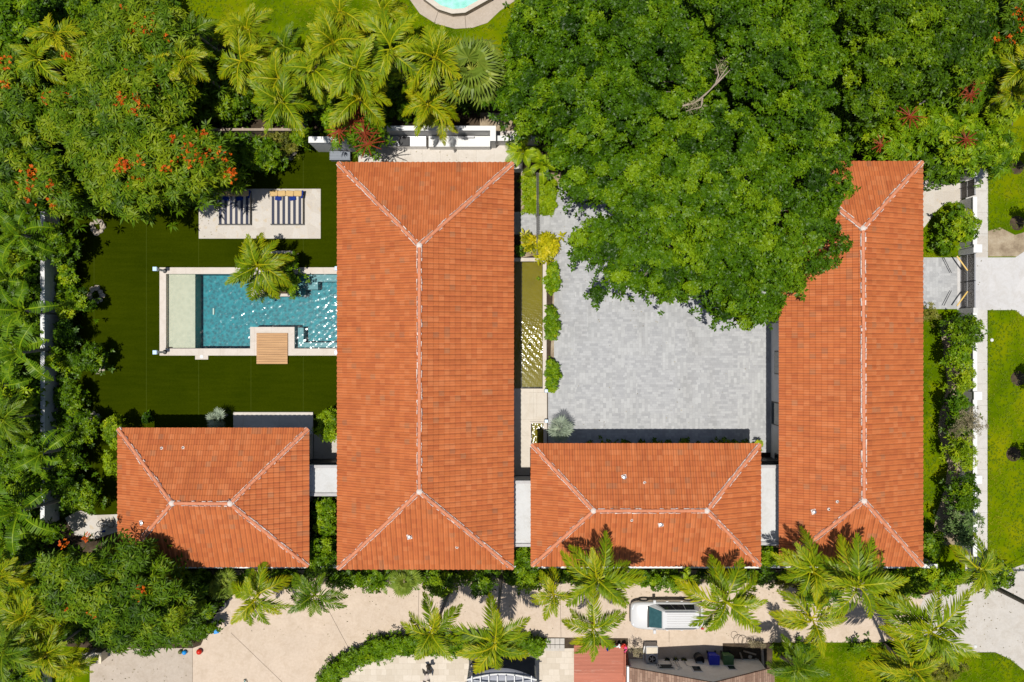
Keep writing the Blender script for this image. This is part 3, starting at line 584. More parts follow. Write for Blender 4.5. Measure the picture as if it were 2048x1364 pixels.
# ------------------------------------------------------------------ houses
EH = 4.2                                          # eave height
def roof_plane(A, B, C, D, mb, uvs, tw=.335, th=.36, seed=0):
    """clay pantiles on the plane A-B (eave) up to C-D; wavy real geometry clipped to the face"""
    A, B, C, D = map(Vector, (A, B, C, D)); u = (B-A).normalized(); n = u.cross(C-A).normalized()
    if n.z < 0: n = -n
    v = n.cross(u).normalized()
    if v.z < 0: v = -v
    L = (B-A).length; vm = max((C-A).dot(v), (D-A).dot(v)); nu = int(math.ceil(L/tw)); per = 7; nv = int(math.ceil(vm/th))+1
    prof = [0, .012, .036, .048, .036, .012, 0]
    us = [(i+k/per)*L/nu for i in range(nu) for k in range(per)]+[L]; ph = [prof[k] for i in range(nu) for k in range(per)]+[0]
    rows = [(-.07, -.05, 0), (-.07, .035, 0)]
    for j in range(nv):
        if j: rows.append((j*th, .040, j))
        rows.append(((j+1)*th, .0, j))
    bm = bmesh.new(); ul = bm.loops.layers.uv.new('UVMap'); rn = random.Random(seed); off = seed*101
    grid = []
    for rv, rz, j in rows: grid.append([bm.verts.new(A+u*x+v*rv+n*(rz+p_+.02)) for x, p_ in zip(us, ph)])
    for r_ in range(len(rows)-1):
        for c in range(len(us)-1):
            f = bm.faces.new((grid[r_][c], grid[r_][c+1], grid[r_+1][c+1], grid[r_+1][c])); col = c//per; k = c % per; j = rows[r_+1][2]
            step = rows[r_][0] == rows[r_+1][0]
            for lp, (du, dv) in zip(f.loops, ((k/per, 0.02), ((k+1)/per, 0.02), ((k+1)/per, .02 if step else .98), (k/per, .02 if step else .98))):
                lp[ul].uv = (off+col+min(du, .995), j+dv+off)
    for P0, P1, ins in ((A, D, B), (B, C, A), (D, C, A)):
        if (P1-P0).length < .05: continue
        e = (P1-P0).normalized(); pn = e.cross(n).normalized()
        if (ins-P0).dot(pn) > 0: pn = -pn
        bmesh.ops.bisect_plane(bm, geom=bm.verts[:]+bm.edges[:]+bm.faces[:], plane_co=P0, plane_no=pn, clear_outer=True)
    return bm
def ridge_cap(P, Q, house, seed):
    P, Q = Vector(P), Vector(Q); d = (Q-P); L = d.length; d.normalize(); side = d.cross(Vector((0, 0, 1))).normalized(); up = side.cross(d).normalized()
    rn = random.Random(seed); n = max(2, int(L/.40)); m = MB()
    for i in range(n):
        a = P+d*(L*i/n-.02); c = P+d*(L*(i+1)/n+.03); r0, r1 = .120, .100; vs = []
        for q, r_, z in ((a, r0, .075), (c, r1, .065)):
            for k in range(7):
                t = math.pi*k/6; vs.append(q+side*math.cos(t)*r_+up*(math.sin(t)*r_*.85+z))
        m.add(vs, [(k, k+1, k+8, k+7) for k in range(6)]+[(6, 5, 4, 3, 2, 1, 0), tuple(range(7, 14))])
    cap = m.build('ridge_tile', 'clay_ridge', house, smooth=False)
    m = MB()
    for sg in (-1, 1):
        s_ = 0.0
        while s_ < L:
            ln = rn.uniform(.10, .34); wd = rn.uniform(.012, .026)*(1.5 if rn.random() < .12 else 1)
            if rn.random() < (.85 if sg > 0 else .62):
                c = P+d*s_+side*sg*(.135+rn.uniform(-.012, .02)); e = c+d*ln+side*rn.uniform(-.02, .02); zz = up*(.125+rn.uniform(0, .01))
                m.add([c-side*wd+zz, c+side*wd+zz*.8, e+side*wd*.7+zz*.8, e-side*wd*.7+zz, c-side*wd-up*.05, c+side*wd-up*.05, e+side*wd-up*.05, e-side*wd-up*.05],
                      [(0, 1, 2, 3), (0, 4, 5, 1), (1, 5, 6, 2), (2, 6, 7, 3), (3, 7, 4, 0)])
            s_ += ln+rn.uniform(-.02, .06)
    m.build('mortar', 'mortar', cap)
def wall_window(m_f, m_g, x, y, z0, z1, half, axis, sgn):
    """frame and pane proud of a wall at (x,y); axis 'x' means the wall runs along x and faces sgn*y"""
    for mm, h_, dep, zz0, zz1 in ((m_f, half, .03, z0, z1), (m_g, half-.08, .045, z0+.08, z1-.08)):
        if axis == 'x': mm.box(x-h_, y, zz0, x+h_, y+sgn*dep, zz1)
        else: mm.box(x, y-h_, zz0, x+sgn*dep, y+h_, zz1)
def house(name, label, x0, y0, x1, y1, ridge, rise, seed, over=.75, vents=(), small=()):
    """eave rectangle and ridge ends as they appear in the photo, lifted to their own height"""
    a = G(x0, y0, EH); c = G(x1, y1, EH); X0, Y1 = a[0], a[1]; X1, Y0 = c[0], c[1]; cx, cy = (X0+X1)/2, (Y0+Y1)/2
    r = thing(name, label, 'house', (cx, cy, 0))
    R0 = Vector(G(*ridge[0], EH+rise)); R1 = Vector(G(*ridge[1], EH+rise))
    NW, NE, SE, SW = (Vector((X0, Y1, EH)), Vector((X1, Y1, EH)), Vector((X1, Y0, EH)), Vector((X0, Y0, EH)))
    horiz = abs(R1.x-R0.x) > abs(R1.y-R0.y)
    if horiz:                                     # R0 west, R1 east
        faces = [(SW, SE, R1, R0), (NE, NW, R0, R1), (NW, SW, R0, R0), (SE, NE, R1, R1)]; hips = [(NW, R0), (SW, R0), (NE, R1), (SE, R1)]
    else:                                         # R0 north, R1 south
        faces = [(SW, SE, R1, R1), (NE, NW, R0, R0), (NW, SW, R1, R0), (SE, NE, R0, R1)]; hips = [(NW, R0), (NE, R0), (SW, R1), (SE, R1)]
    me = None; bms = bmesh.new(); tmp = bpy.data.meshes.new('roof')
    for i, f in enumerate(faces):
        q = roof_plane(*f, None, None, seed=seed*4+i+1); q.transform(Matrix.Translation((-cx, -cy, 0))); q.to_mesh(tmp); q.free(); bms.from_mesh(tmp)
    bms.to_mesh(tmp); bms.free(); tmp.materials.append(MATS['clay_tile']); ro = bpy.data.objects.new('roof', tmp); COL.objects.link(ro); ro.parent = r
    m = MB(); e = .02                                # fascia ring and soffit
    m.prism([(X0+e, Y0+e), (X1-e, Y0+e), (X1-e, Y1-e), (X0+e, Y1-e)], EH-.22, EH-.03, [[(X0+e+.06, Y0+e+.06), (X1-e-.06, Y0+e+.06), (X1-e-.06, Y1-e-.06), (X0+e+.06, Y1-e-.06)]])
    m.prism([(X0+.08, Y0+.08), (X1-.08, Y0+.08), (X1-.08, Y1-.08), (X0+.08, Y1-.08)], EH-.17, EH-.13); m.build('fascia', 'white_paint', ro)
    for i, (p, q) in enumerate(hips+[(R0, R1)]): ridge_cap(p, q, r, seed*10+i)
    m = MB()
    for q in (R0, R1): m.lathe((q.x, q.y, q.z), [(.20, .0), (.18, .13), (.10, .19), (.03, .22)], 9)
    m.build('ridge_junction', 'mortar', r)
    W0, W1, V0, V1 = X0+over, X1-over, Y0+over, Y1-over
    m = MB(); m.prism([(W0, V0), (W1, V0), (W1, V1), (W0, V1)], 0, EH-.17); wall = m.build('wall', 'white_plaster', r)
    def row(lo, hi, fixed, axis, sgn):
        n = max(1, int((hi-lo)/3.2))
        for i in range(n):
            p = lo+(hi-lo)*(i+.5)/n; f, g = MB(), MB()
            wall_window(f, g, *((p, fixed) if axis == 'x' else (fixed, p)), .9 if i % 2 else .25, 2.4 if i % 2 else 2.7, .8, axis, sgn)
            fo = f.build('window', 'dark_metal', r); g.build('pane', 'window_glass', fo)
    row(W0, W1, V1, 'x', 1); row(W0, W1, V0, 'x', -1); row(V0, V1, W0, 'y', -1); row(V0, V1, W1, 'y', 1)
    def surf(px, py):                             # point on the roof seen at this photo pixel
        for t in range(60):
            z = EH+rise*t/59; x, y, _ = G(px, py, z)
            if horiz:
                dd = min((y-Y0)/max(.1, R0.y-Y0), (Y1-y)/max(.1, Y1-R0.y), (x-X0)/max(.1, R0.x-X0), (X1-x)/max(.1, X1-R1.x))
            else:
                dd = min((x-X0)/max(.1, R0.x-X0), (X1-x)/max(.1, X1-R0.x), (y-Y0)/max(.1, R1.y-Y0), (Y1-y)/max(.1, Y1-R0.y))
            if EH+rise*dd <= z: break
        return Vector((x, y, z))
    for px, py in vents:
        q = surf(px, py); m = MB(); m.box(q.x-.16, q.y-.16, q.z-.12, q.x+.16, q.y+.16, q.z+.07, .25); f = m.build('roof_vent', 'mortar', r)
        MB().lathe((q.x, q.y, q.z), [(.08, .0), (.08, .16), (.13, .17), (.11, .22), (.03, .24)], 16).build('vent_cap', 'steel', f)
    for px, py in small:
        q = surf(px, py); m = MB(); m.lathe((q.x, q.y, q.z), [(.10, -.1), (.10, .07), (.06, .10)], 12); f = m.build('roof_vent', 'mortar', r)
        MB().lathe((q.x, q.y, q.z), [(.035, .0), (.035, .18)], 10).build('vent_pipe', 'rubber', f)
    return r
house('main_house', 'largest tiled house of the four, between the swimming pool and the grey paved courtyard', 677, 327, 1025, 1136, ((839, 491), (839, 983)), 2.5, 1, vents=((819, 1073),), small=((914, 1094),))
house('gatehouse', 'long tiled house at the right, under the big tree and beside the front gates', 1560, 325, 1843, 1130, ((1725, 457), (1727, 1001)), 1.9, 2, vents=((1627, 1023),), small=((1674, 1003), (1657, 1018)))
house('wing_house', 'tiled house closing the south side of the grey paved courtyard', 1064, 889, 1519, 1130, ((1187, 1021), (1413, 1021)), 1.5, 3, vents=((1248, 954), (1321, 1048)), small=((1289, 965), (1263, 1040)))
house('guest_house', 'smallest tiled house, at the lower left beside the dark turf', 238, 858, 616, 1131, ((345, 1006), (461, 1007)), 1.8, 4, vents=((285, 1045),), small=((324, 896), (367, 895)))
def connector(label, x0, y0, x1, y1):
    a = G(x0, y0, 3.3); c = G(x1, y1, 3.3); r = thing('covered_walkway', label, 'walkway roof', ((a[0]+c[0])/2, (a[1]+c[1])/2, 0), 'flat roofs linking the houses')
    MB().box(a[0], c[1], 3.0, c[0], a[1], 3.22).build('roof', 'roof_membrane', r)
    m = MB(); m.box(a[0], a[1]-.2, 3.222, c[0], a[1], 3.36); m.box(a[0], c[1], 3.222, c[0], c[1]+.2, 3.36); m.build('parapet', 'fascia_grey', r)
    m = MB(); m.box(a[0]+.05, c[1]+.25, 0, c[0]-.05, a[1]-.25, 2.998); m.build('wall', 'white_plaster', r)
connector('flat white roof between the guest house and the largest house', 606, 930, 690, 992)
connector('flat white roof between the largest house and the house south of the courtyard', 1018, 961, 1075, 1093)
connector('flat white roof between the courtyard wing and the long house at the right', 1508, 930, 1572, 1090)

# ------------------------------------------------------------------ swimming pool
def gp(pts): return GP(pts)
pool = thing('swimming_pool', 'turquoise swimming pool with cream coping and a pale sun shelf', 'swimming pool', G(500, 620))
hole = [(333, 548), (500, 548), (535, 548), (535, 592), (587, 592), (587, 548), (721, 548), (721, 697), (589.5, 697), (589.5, 654), (501, 654), (501, 697), (333, 697)]
MB().prism(gp(POOL), -.25, .08, [gp(hole)]).build('coping', 'coping_stone', pool)
m = MB(); m.prism(gp(POOL), -2.0, -1.45)
for q in (((321, 536), (333, 710)), ((333, 536), (721, 548)), ((333, 697), (721, 710))): m.gbox(*q[0], *q[1], -1.45, -.252)
m.gbox(535, 548, 587, 592, -1.45, -.252); m.gbox(501, 654, 589.5, 697, -1.45, -.252); m.build('basin', 'pool_tile', pool)
MB().gbox(333.2, 548.2, 387, 696.8, -1.449, -.30).build('sun_shelf', 'pool_shelf_tile', pool)
for q in ((589.7, 548.2, 721, 562), (587.2, 562.1, 603, 592), (603.1, 562.1, 632, 578), (589.7, 655, 603, 696.8), (603.1, 685, 721, 696.8)):
    MB().gbox(*q, -1.449, -.55).build('step', 'pool_step_tile', pool)
wave_sheet(gp([(333.1, 548.1), (534.9, 548.1), (534.9, 592.1), (587.1, 592.1), (587.1, 548.1), (720.9, 548.1), (720.9, 696.9), (589.6, 696.9), (589.6, 653.9), (500.9, 653.9), (500.9, 696.9), (333.1, 696.9)]), -.05, .058, 3, pool, 'pool_water')
m = MB(); m.gbox(391, 711, 417, 719, .0, .07); sk = m.build('skimmer', 'coping_stone', pool, bevel=.01)
sx_, sy_, _ = G(404, 713); MB().lathe((sx_, sy_, .07), [(.12, 0), (.12, .012), (.10, .016)], 20).build('skimmer_lid', 'white_paint', sk)
m = MB(); m.gbox(411, 615, 414, 628, -1.448, -1.35); m.build('drain_cover', 'mortar', pool)
# planter
pl = thing('planter', 'cream stone planter notched into the pool, holding the coconut palm', 'planter', G(560, 548))
m = MB(); m.prism(gp([(533, 503), (588.5, 503), (588.5, 593.5), (533, 593.5)]), .082, .45, [gp([(537, 508), (583, 508), (583, 588), (537, 588)])]); m.build('rim', 'coping_stone', pl, bevel=.01)
MB().gbox(500, 548.5, 532.8, 594, -.2, .12).build('ledge', 'coping_stone', pl)
MB().gbox(537.2, 508.2, 582.8, 587.8, .082, .36).build('soil', 'soil', pl)
# wooden deck
dk = thing('wooden_deck', 'square teak deck platform at the pool edge', 'deck', G(544, 697))
m = MB(); n = 13
a = G(513, 666, .2); c = G(575, 728, .2)
for i in range(n):
    y0_ = a[1]+(c[1]-a[1])*i/n; y1_ = a[1]+(c[1]-a[1])*(i+1)/n; m.box(a[0], y0_-.008, .14, c[0], y1_+.008, .20)
m.build('planks', 'teak', dk); m = MB(); m.box(a[0]+.06, c[1]+.06, .085, a[0]+.16, a[1]-.06, .139); m.box(c[0]-.16, c[1]+.06, .085, c[0]-.06, a[1]-.06, .139); m.build('joist', 'teak', dk)
# terrace and daybeds
tag(MB().prism(gp([(398.5, 378), (642, 378), (642, 477.5), (398.5, 477.5)]), 0, .10).build('terrace', 'coral_stone', bevel=.01), kind='structure')
def daybed(label, x0, x1, cushlabel, gr):
    r = thing('daybed', label, 'daybed', (*G((x0+x1)/2, 415)[:2], .10), 'double daybeds on the coral stone terrace')
    z = .5; a = G(x0, 381, z); c = G(x1, 449, z); X0, X1, Y1, Y0 = a[0], c[0], a[1], c[1]
    m = MB(); m.box(X0, Y0, .16, X1, Y1, .30)
    for x in (X0+.08, X1-.08):
        for y in (Y0+.1, Y1-.1): m.box(x-.05, y-.05, .10, x+.05, y+.05, .16)
    m.build('frame', 'dark_metal', r, bevel=.01)
    mt = MB().box(X0+.05, Y0+.05, .302, X1-.02, Y1-.1, .50).build('mattress', 'striped_cloth', None, bevel=.04)
    mt.parent = r; mt.location = mt.location-r.location
    for i in range(4):
        w_ = (X1-X0-.1)/4; x = X0+.05+w_*(i+.5); q = MB().box(x-w_*.50, Y1-.42, .50, x+w_*.50, Y1-.02, .68, rot=rn.uniform(-.09, .09)).build('cushion', 'tan_cloth', r, bevel=.07); q.rotation_euler = (0, 0, 0)
    m = MB().box(X1-.12, Y1-.55, .50, X1+.03, Y1-.0, .62, rot=-.15).build('bolster', 'navy_cloth', r, bevel=.05)
    for i, f in enumerate((.27, .70)):
        x = X0+(X1-X0)*f; q = MB().box(x-.23, Y1-.70, .505, x+.23, Y1-.40, .62, rot=(-.1, .15)[i]).build('throw_pillow', 'navy_cloth', bevel=.06)
        tag(q, f'navy throw pillow on the {gr} striped daybed, {("left", "right")[i]} of its pair', 'pillow', 'navy pillows on the daybeds')
daybed('striped double daybed partly in the shade of the orange flowering tree', 434, 500, '', 'left')
daybed('striped double daybed in full sun on the coral stone terrace', 539, 606, '', 'right')
def lantern(label, px, py):
    x, y, _ = G(px, py); r = thing('garden_lantern', label, 'lantern', (x, y, 0), 'white post lanterns at the pool corners')
    MB().lathe((x, y, 0), [(.16, 0), (.16, .1), (.1, .14)], 16).build('base', 'dark_metal', r)
    MB().box(x-.07, y-.07, .14, x+.07, y+.07, 1.45).build('post', 'white_paint', r, bevel=.01); MB().box(x-.14, y-.14, 1.45, x+.14, y+.14, 1.72).build('lamp_head', 'lamp_glass', r, bevel=.02)
lantern('white post lantern at the upper left corner of the pool', 331, 542); lantern('white post lantern at the lower left corner of the pool', 331, 704)
lantern('white post lantern on the upper pool edge beside the largest house', 684, 541); lantern('white post lantern on the lower pool edge beside the largest house', 684, 704)
# ponds
def pond(name, label, outer, inner, ring, fz=-.6):
    r = thing(name, label, 'pond', G(*outer[0])); MB().prism(gp(outer), -.2, .14, [gp(inner)]).build('coping', 'coping_stone', r)
    m = MB(); m.prism(gp(outer), fz-.2, fz); xs = [p[0] for p in outer]; ys = [p[1] for p in outer]; xi = [p[0] for p in inner]; yi = [p[1] for p in inner]
    m.gbox(min(xs), min(ys), max(xs), min(yi), fz, -.202); m.gbox(min(xs), max(yi), max(xs), max(ys), fz, -.202); m.gbox(min(xs), min(yi), min(xi), max(yi), fz, -.202); m.gbox(max(xi), min(yi), max(xs), max(yi), fz, -.202)
    m.build('basin', 'pond_floor', r); q = [(min(xi)-.1, min(yi)-.1), (max(xi)+.1, min(yi)-.1), (max(xi)+.1, max(yi)+.1), (min(xi)-.1, max(yi)+.1)]
    wave_sheet(gp(q), -.05, .012, 8, r, 'pond_water', .07, .4, ring, .025); return r
p_ = pond('reflecting_pond', 'long olive green pond with cream coping along the largest house', POND, [(1010, 523), (1085.5, 523), (1085.5, 777), (1010, 777)], (gx, gy, 6.0, 1.9))
MB().lathe((gx, gy, -.6), [(.10, 0), (.06, .3), (.03, .56)], 12).build('fountain_nozzle', 'dark_metal', p_)
pond('reflecting_pond', 'small olive green pond at the corner of the courtyard wing roof', POND2, [(1062, 846), (1087, 846), (1087, 892), (1062, 892)], (gx, gy-6, 7.0, 2.0))
for py in (781, 841):
    x, y, _ = G(1092, py); r = thing('bollard_light', f'{"upper" if py < 800 else "lower"} of the two square metal lights at the entrance step', 'light', (x, y, .14), 'square lights at the entrance step')
    MB().box(x-.12, y-.12, .142, x+.12, y+.12, .42).build('housing', 'dark_metal', r, bevel=.01); MB().box(x-.10, y-.10, .42, x+.10, y+.10, .45).build('lens', 'lamp_glass', r)

# ------------------------------------------------------------------ walls, fences, gates
def wallrun(label, pts, h, mat='white_plaster', th=.22, cap=None, name='garden_wall', cat='wall', group=None):
    P = GP(pts); r = thing(name, label, cat, (*P[0], 0), group); m = MB()
    for a, b_ in zip(P[:-1], P[1:]):
        d = Vector((b_[0]-a[0], b_[1]-a[1])); n_ = Vector((-d.y, d.x)).normalized()*th/2
        m.prism([(a[0]+n_.x, a[1]+n_.y), (a[0]-n_.x, a[1]-n_.y), (b_[0]-n_.x, b_[1]-n_.y), (b_[0]+n_.x, b_[1]+n_.y)], 0, h)
    m.build('panel', mat, r)
    if cap:
        m = MB()
        for a, b_ in zip(P[:-1], P[1:]):
            d = Vector((b_[0]-a[0], b_[1]-a[1])); n_ = Vector((-d.y, d.x)).normalized()*(th/2+.03)
            m.prism([(a[0]+n_.x, a[1]+n_.y), (a[0]-n_.x, a[1]-n_.y), (b_[0]-n_.x, b_[1]-n_.y), (b_[0]+n_.x, b_[1]+n_.y)], h+.002, h+.06)
        m.build('coping', cap, r)
    return r
wallrun('tall white boundary wall along the left edge of the turf', [(116, 432), (116, 1040)], 1.8, cap='white_paint')
wallrun('white boundary wall stub among palms at the bottom left corner', [(101, 1318), (101, 1420)], 1.8, cap='white_paint')
wallrun('white wall running behind all four houses along the driveway planting', [(370, 1119), (1850, 1119)], 1.6, cap='white_paint')
wallrun('high white garden wall behind the slatted bench at the edge of the turf', [(637, 299), (716, 299)], 2.7, th=.35, cap='white_paint')
wallrun('white garden wall between the terrace counter and the big tree', [(985, 287), (1075, 287)], 1.4, th=.3, cap='white_paint')
wallrun('white boundary wall piece between the two front gates', [(1922, 402), (1922, 509)], 1.65, cap='white_paint')
wallrun('long white boundary wall behind the shrub row along the pavement', [(1922, 622), (1922, 1100)], 1.65, cap='white_paint')
wallrun('short white boundary wall above the small front gate', [(1922, 330), (1922, 363)], 1.65, cap='white_paint')
fr_ = thing('wooden_fence', 'weathered board fence under the areca palms at the upper left', 'fence', G(390, 272))
a = G(388, 274); c = G(618, 270); n = 58
m = MB()
for i in range(n):
    x = a[0]+(c[0]-a[0])*i/n; m.box(x+.01, a[1]-.02, .05, x+(c[0]-a[0])/n-.01, a[1]+.02, 1.85+.02*rn.random())
m.build('boards', 'weathered_wood', fr_); m = MB(); m.box(a[0], a[1]+.021, 1.5, c[0], a[1]+.08, 1.62); m.box(a[0], a[1]-.06, 1.88, c[0], a[1]+.1, 1.93); m.build('rail', 'weathered_wood', fr_)
for i in range(7): x = a[0]+(c[0]-a[0])*i/6; MB().box(x-.05, a[1]+.082, 0, x+.05, a[1]+.18, 1.87).build('post', 'weathered_wood', fr_)
def gate(label, y0, y1, leaves, name='front_gate'):
    x, ya, _ = G(1921, y0); yb = G(1921, y1)[1]; r = thing(name, label, 'gate', (x, (ya+yb)/2, 0), 'dark slatted front gates')
    for i in range(leaves):
        s0 = yb+(ya-yb)*i/leaves+.03; s1 = yb+(ya-yb)*(i+1)/leaves-.03; m = MB(); n = max(4, int((s1-s0)/.07))
        for j in range(n): q = s0+(s1-s0)*j/n; m.box(x-.015, q+.004, .1, x+.015, q+(s1-s0)/n-.004, 1.72)
        lf = m.build('leaf', 'gate_slat', r); m = MB()
        m.box(x-.035, s0, .82, x-.016, s1, .90); m.box(x-.04, s0, 1.722, x+.04, s1, 1.77); m.box(x-.04, s0, .05, x+.04, s1, .098); m.build('rail', 'gate_rail', lf)
        m = MB(); m.box(x-.045, s0-.028, .05, x+.045, s0-.002, 1.77); m.box(x-.045, s1+.002, .05, x+.045, s1+.028, 1.77); m.build('stile', 'dark_metal', lf)
    return r, x
gate('small dark slatted pedestrian gate at the end of the coral stone path', 367, 399, 1)
g_, gx2 = gate('wide double driveway gate of dark slats with automatic arms', 512, 618, 2)
for s_, py in ((1, 512), (-1, 616)):
    y = G(0, py)[1]; MB().tube([(gx2-.75, y-s_*.1, .9), (gx2-.45, y-s_*.55, .95), (gx2-.05, y-s_*1.1, .95)], .05, 8).build('gate_arm', 'yellow_arm', g_)
    MB().tube([(gx2-1.35, y-s_*.15, .35), (gx2-.8, y-s_*1.2, .3)], .025, 6).build('hold_cable', 'black_plastic', g_)
    MB().box(gx2-.16, y+s_*.05, 0, gx2+.16, y+s_*.40, 1.85).build('pier', 'white_plaster', g_, bevel=.01)
rf = thing('railing', 'narrow black metal railing crossing the stone path to the courtyard', 'railing', G(1073, 430))
m = MB(); x, ya, _ = G(1073, 352); yb = G(1073, 512)[1]
m.box(x-.03, yb, 1.10, x+.03, ya, 1.16); m.box(x+.10, yb, .93, x+.13, ya, .97); m.build('rail', 'dark_metal', rf); m = MB()
for i in range(46): y = yb+(ya-yb)*i/45; m.box(x-.02, y-.012, .05, x+.02, y+.012, 1.10); m.box(x+.02, y-.012, .94, x+.10, y+.012, .96)
m.build('balusters', 'dark_metal', rf)
for y in (ya, (ya+yb)/2, yb): MB().box(x-.04, y-.035, 0, x+.04, y+.035, 1.099).build('post', 'dark_metal', rf)
for lab, px, py in (('square white pillar beside the driveway gate, above the drive', 1925, 503), ('white pillar at the gap in the shrub row, nearer the driveway gate', 1925, 788), ('white pillar at the gap in the shrub row, nearer the street corner', 1925, 950)):
    x, y, _ = G(px, py); r = thing('wall_pillar', lab, 'pillar', (x, y, 0), 'white pillars along the front wall'); MB().box(x-.25, y-.25, 0, x+.25, y+.25, 1.82).build('shaft', 'white_plaster', r, bevel=.01); MB().box(x-.28, y-.28, 1.822, x+.28, y+.28, 1.88).build('cap', 'white_paint', r, bevel=.01)
# dark screen between guest house and main house, and east of the wing
for lab, q in (('dark metal screen gate across the passage beside the guest house', (612, 917, 705, 920)), ('dark metal screen gate across the passage right of the courtyard wing', (1508, 914, 1570, 917))):
    a = G(q[0], q[1]); c = G(q[2], q[3]); r = thing('side_gate', lab, 'gate', ((a[0]+c[0])/2, a[1], 0)); m = MB(); n = 24
    for i in range(n): x = a[0]+(c[0]-a[0])*i/n; m.box(x+.01, c[1], .08, x+(c[0]-a[0])/n-.01, a[1], 1.9)
    m.build('slats', 'dark_metal', r); MB().box(a[0], c[1]-.02, 1.902, c[0], a[1]+.02, 2.0).build('rail', 'dark_metal', r)
# outdoor kitchen and bench wall north of the main house
oc = thing('outdoor_kitchen', 'white outdoor kitchen niche with a long white counter above the largest house', 'outdoor kitchen', G(880, 285))
m = MB(); P = gp([(775, 270), (992, 270), (992, 297), (983, 297), (983, 277), (775, 277)]); m.prism(P, .05, 2.2); m.build('wall', 'white_plaster', oc)
m = MB(); P = gp([(774, 269), (993, 269), (993, 298), (982, 298), (982, 278), (774, 278)]); m.prism(P, 2.202, 2.27); m.build('coping', 'white_paint', oc)
MB().gbox(860, 279, 981, 300, .05, .95).build('counter', 'white_paint', oc, bevel=.01); m = MB(); m.gbox(776, 279, 855, 299, .05, .93); k_ = m.build('grill_counter', 'steel', oc, bevel=.01)
MB().gbox(803, 281, 823, 299.5, .932, 1.12).build('grill_hood', 'black_plastic', k_, bevel=.03); MB().gbox(780, 281, 800, 297, .932, .96).build('sink', 'fascia_grey', k_)
MB().gbox(918, 281, 950, 284, .952, 1.25).build('shelf', 'gate_rail', oc)
sb = thing('slatted_bench', 'grey slatted storage bench against the high white wall on the turf', 'bench', G(690, 311)); a = G(659, 302, .6); c = G(700, 320, .6); m = MB()
for i in range(6): y = a[1]+(c[1]-a[1])*i/6; y2 = a[1]+(c[1]-a[1])*(i+1)/6; m.box(a[0], y2+.015, .56, c[0], y-.015, .60)
m.build('slats', 'grey_wicker', sb); MB().box(a[0]+.03, c[1]+.03, .02, c[0]-.03, a[1]-.03, .555).build('box', 'grey_wicker', sb)

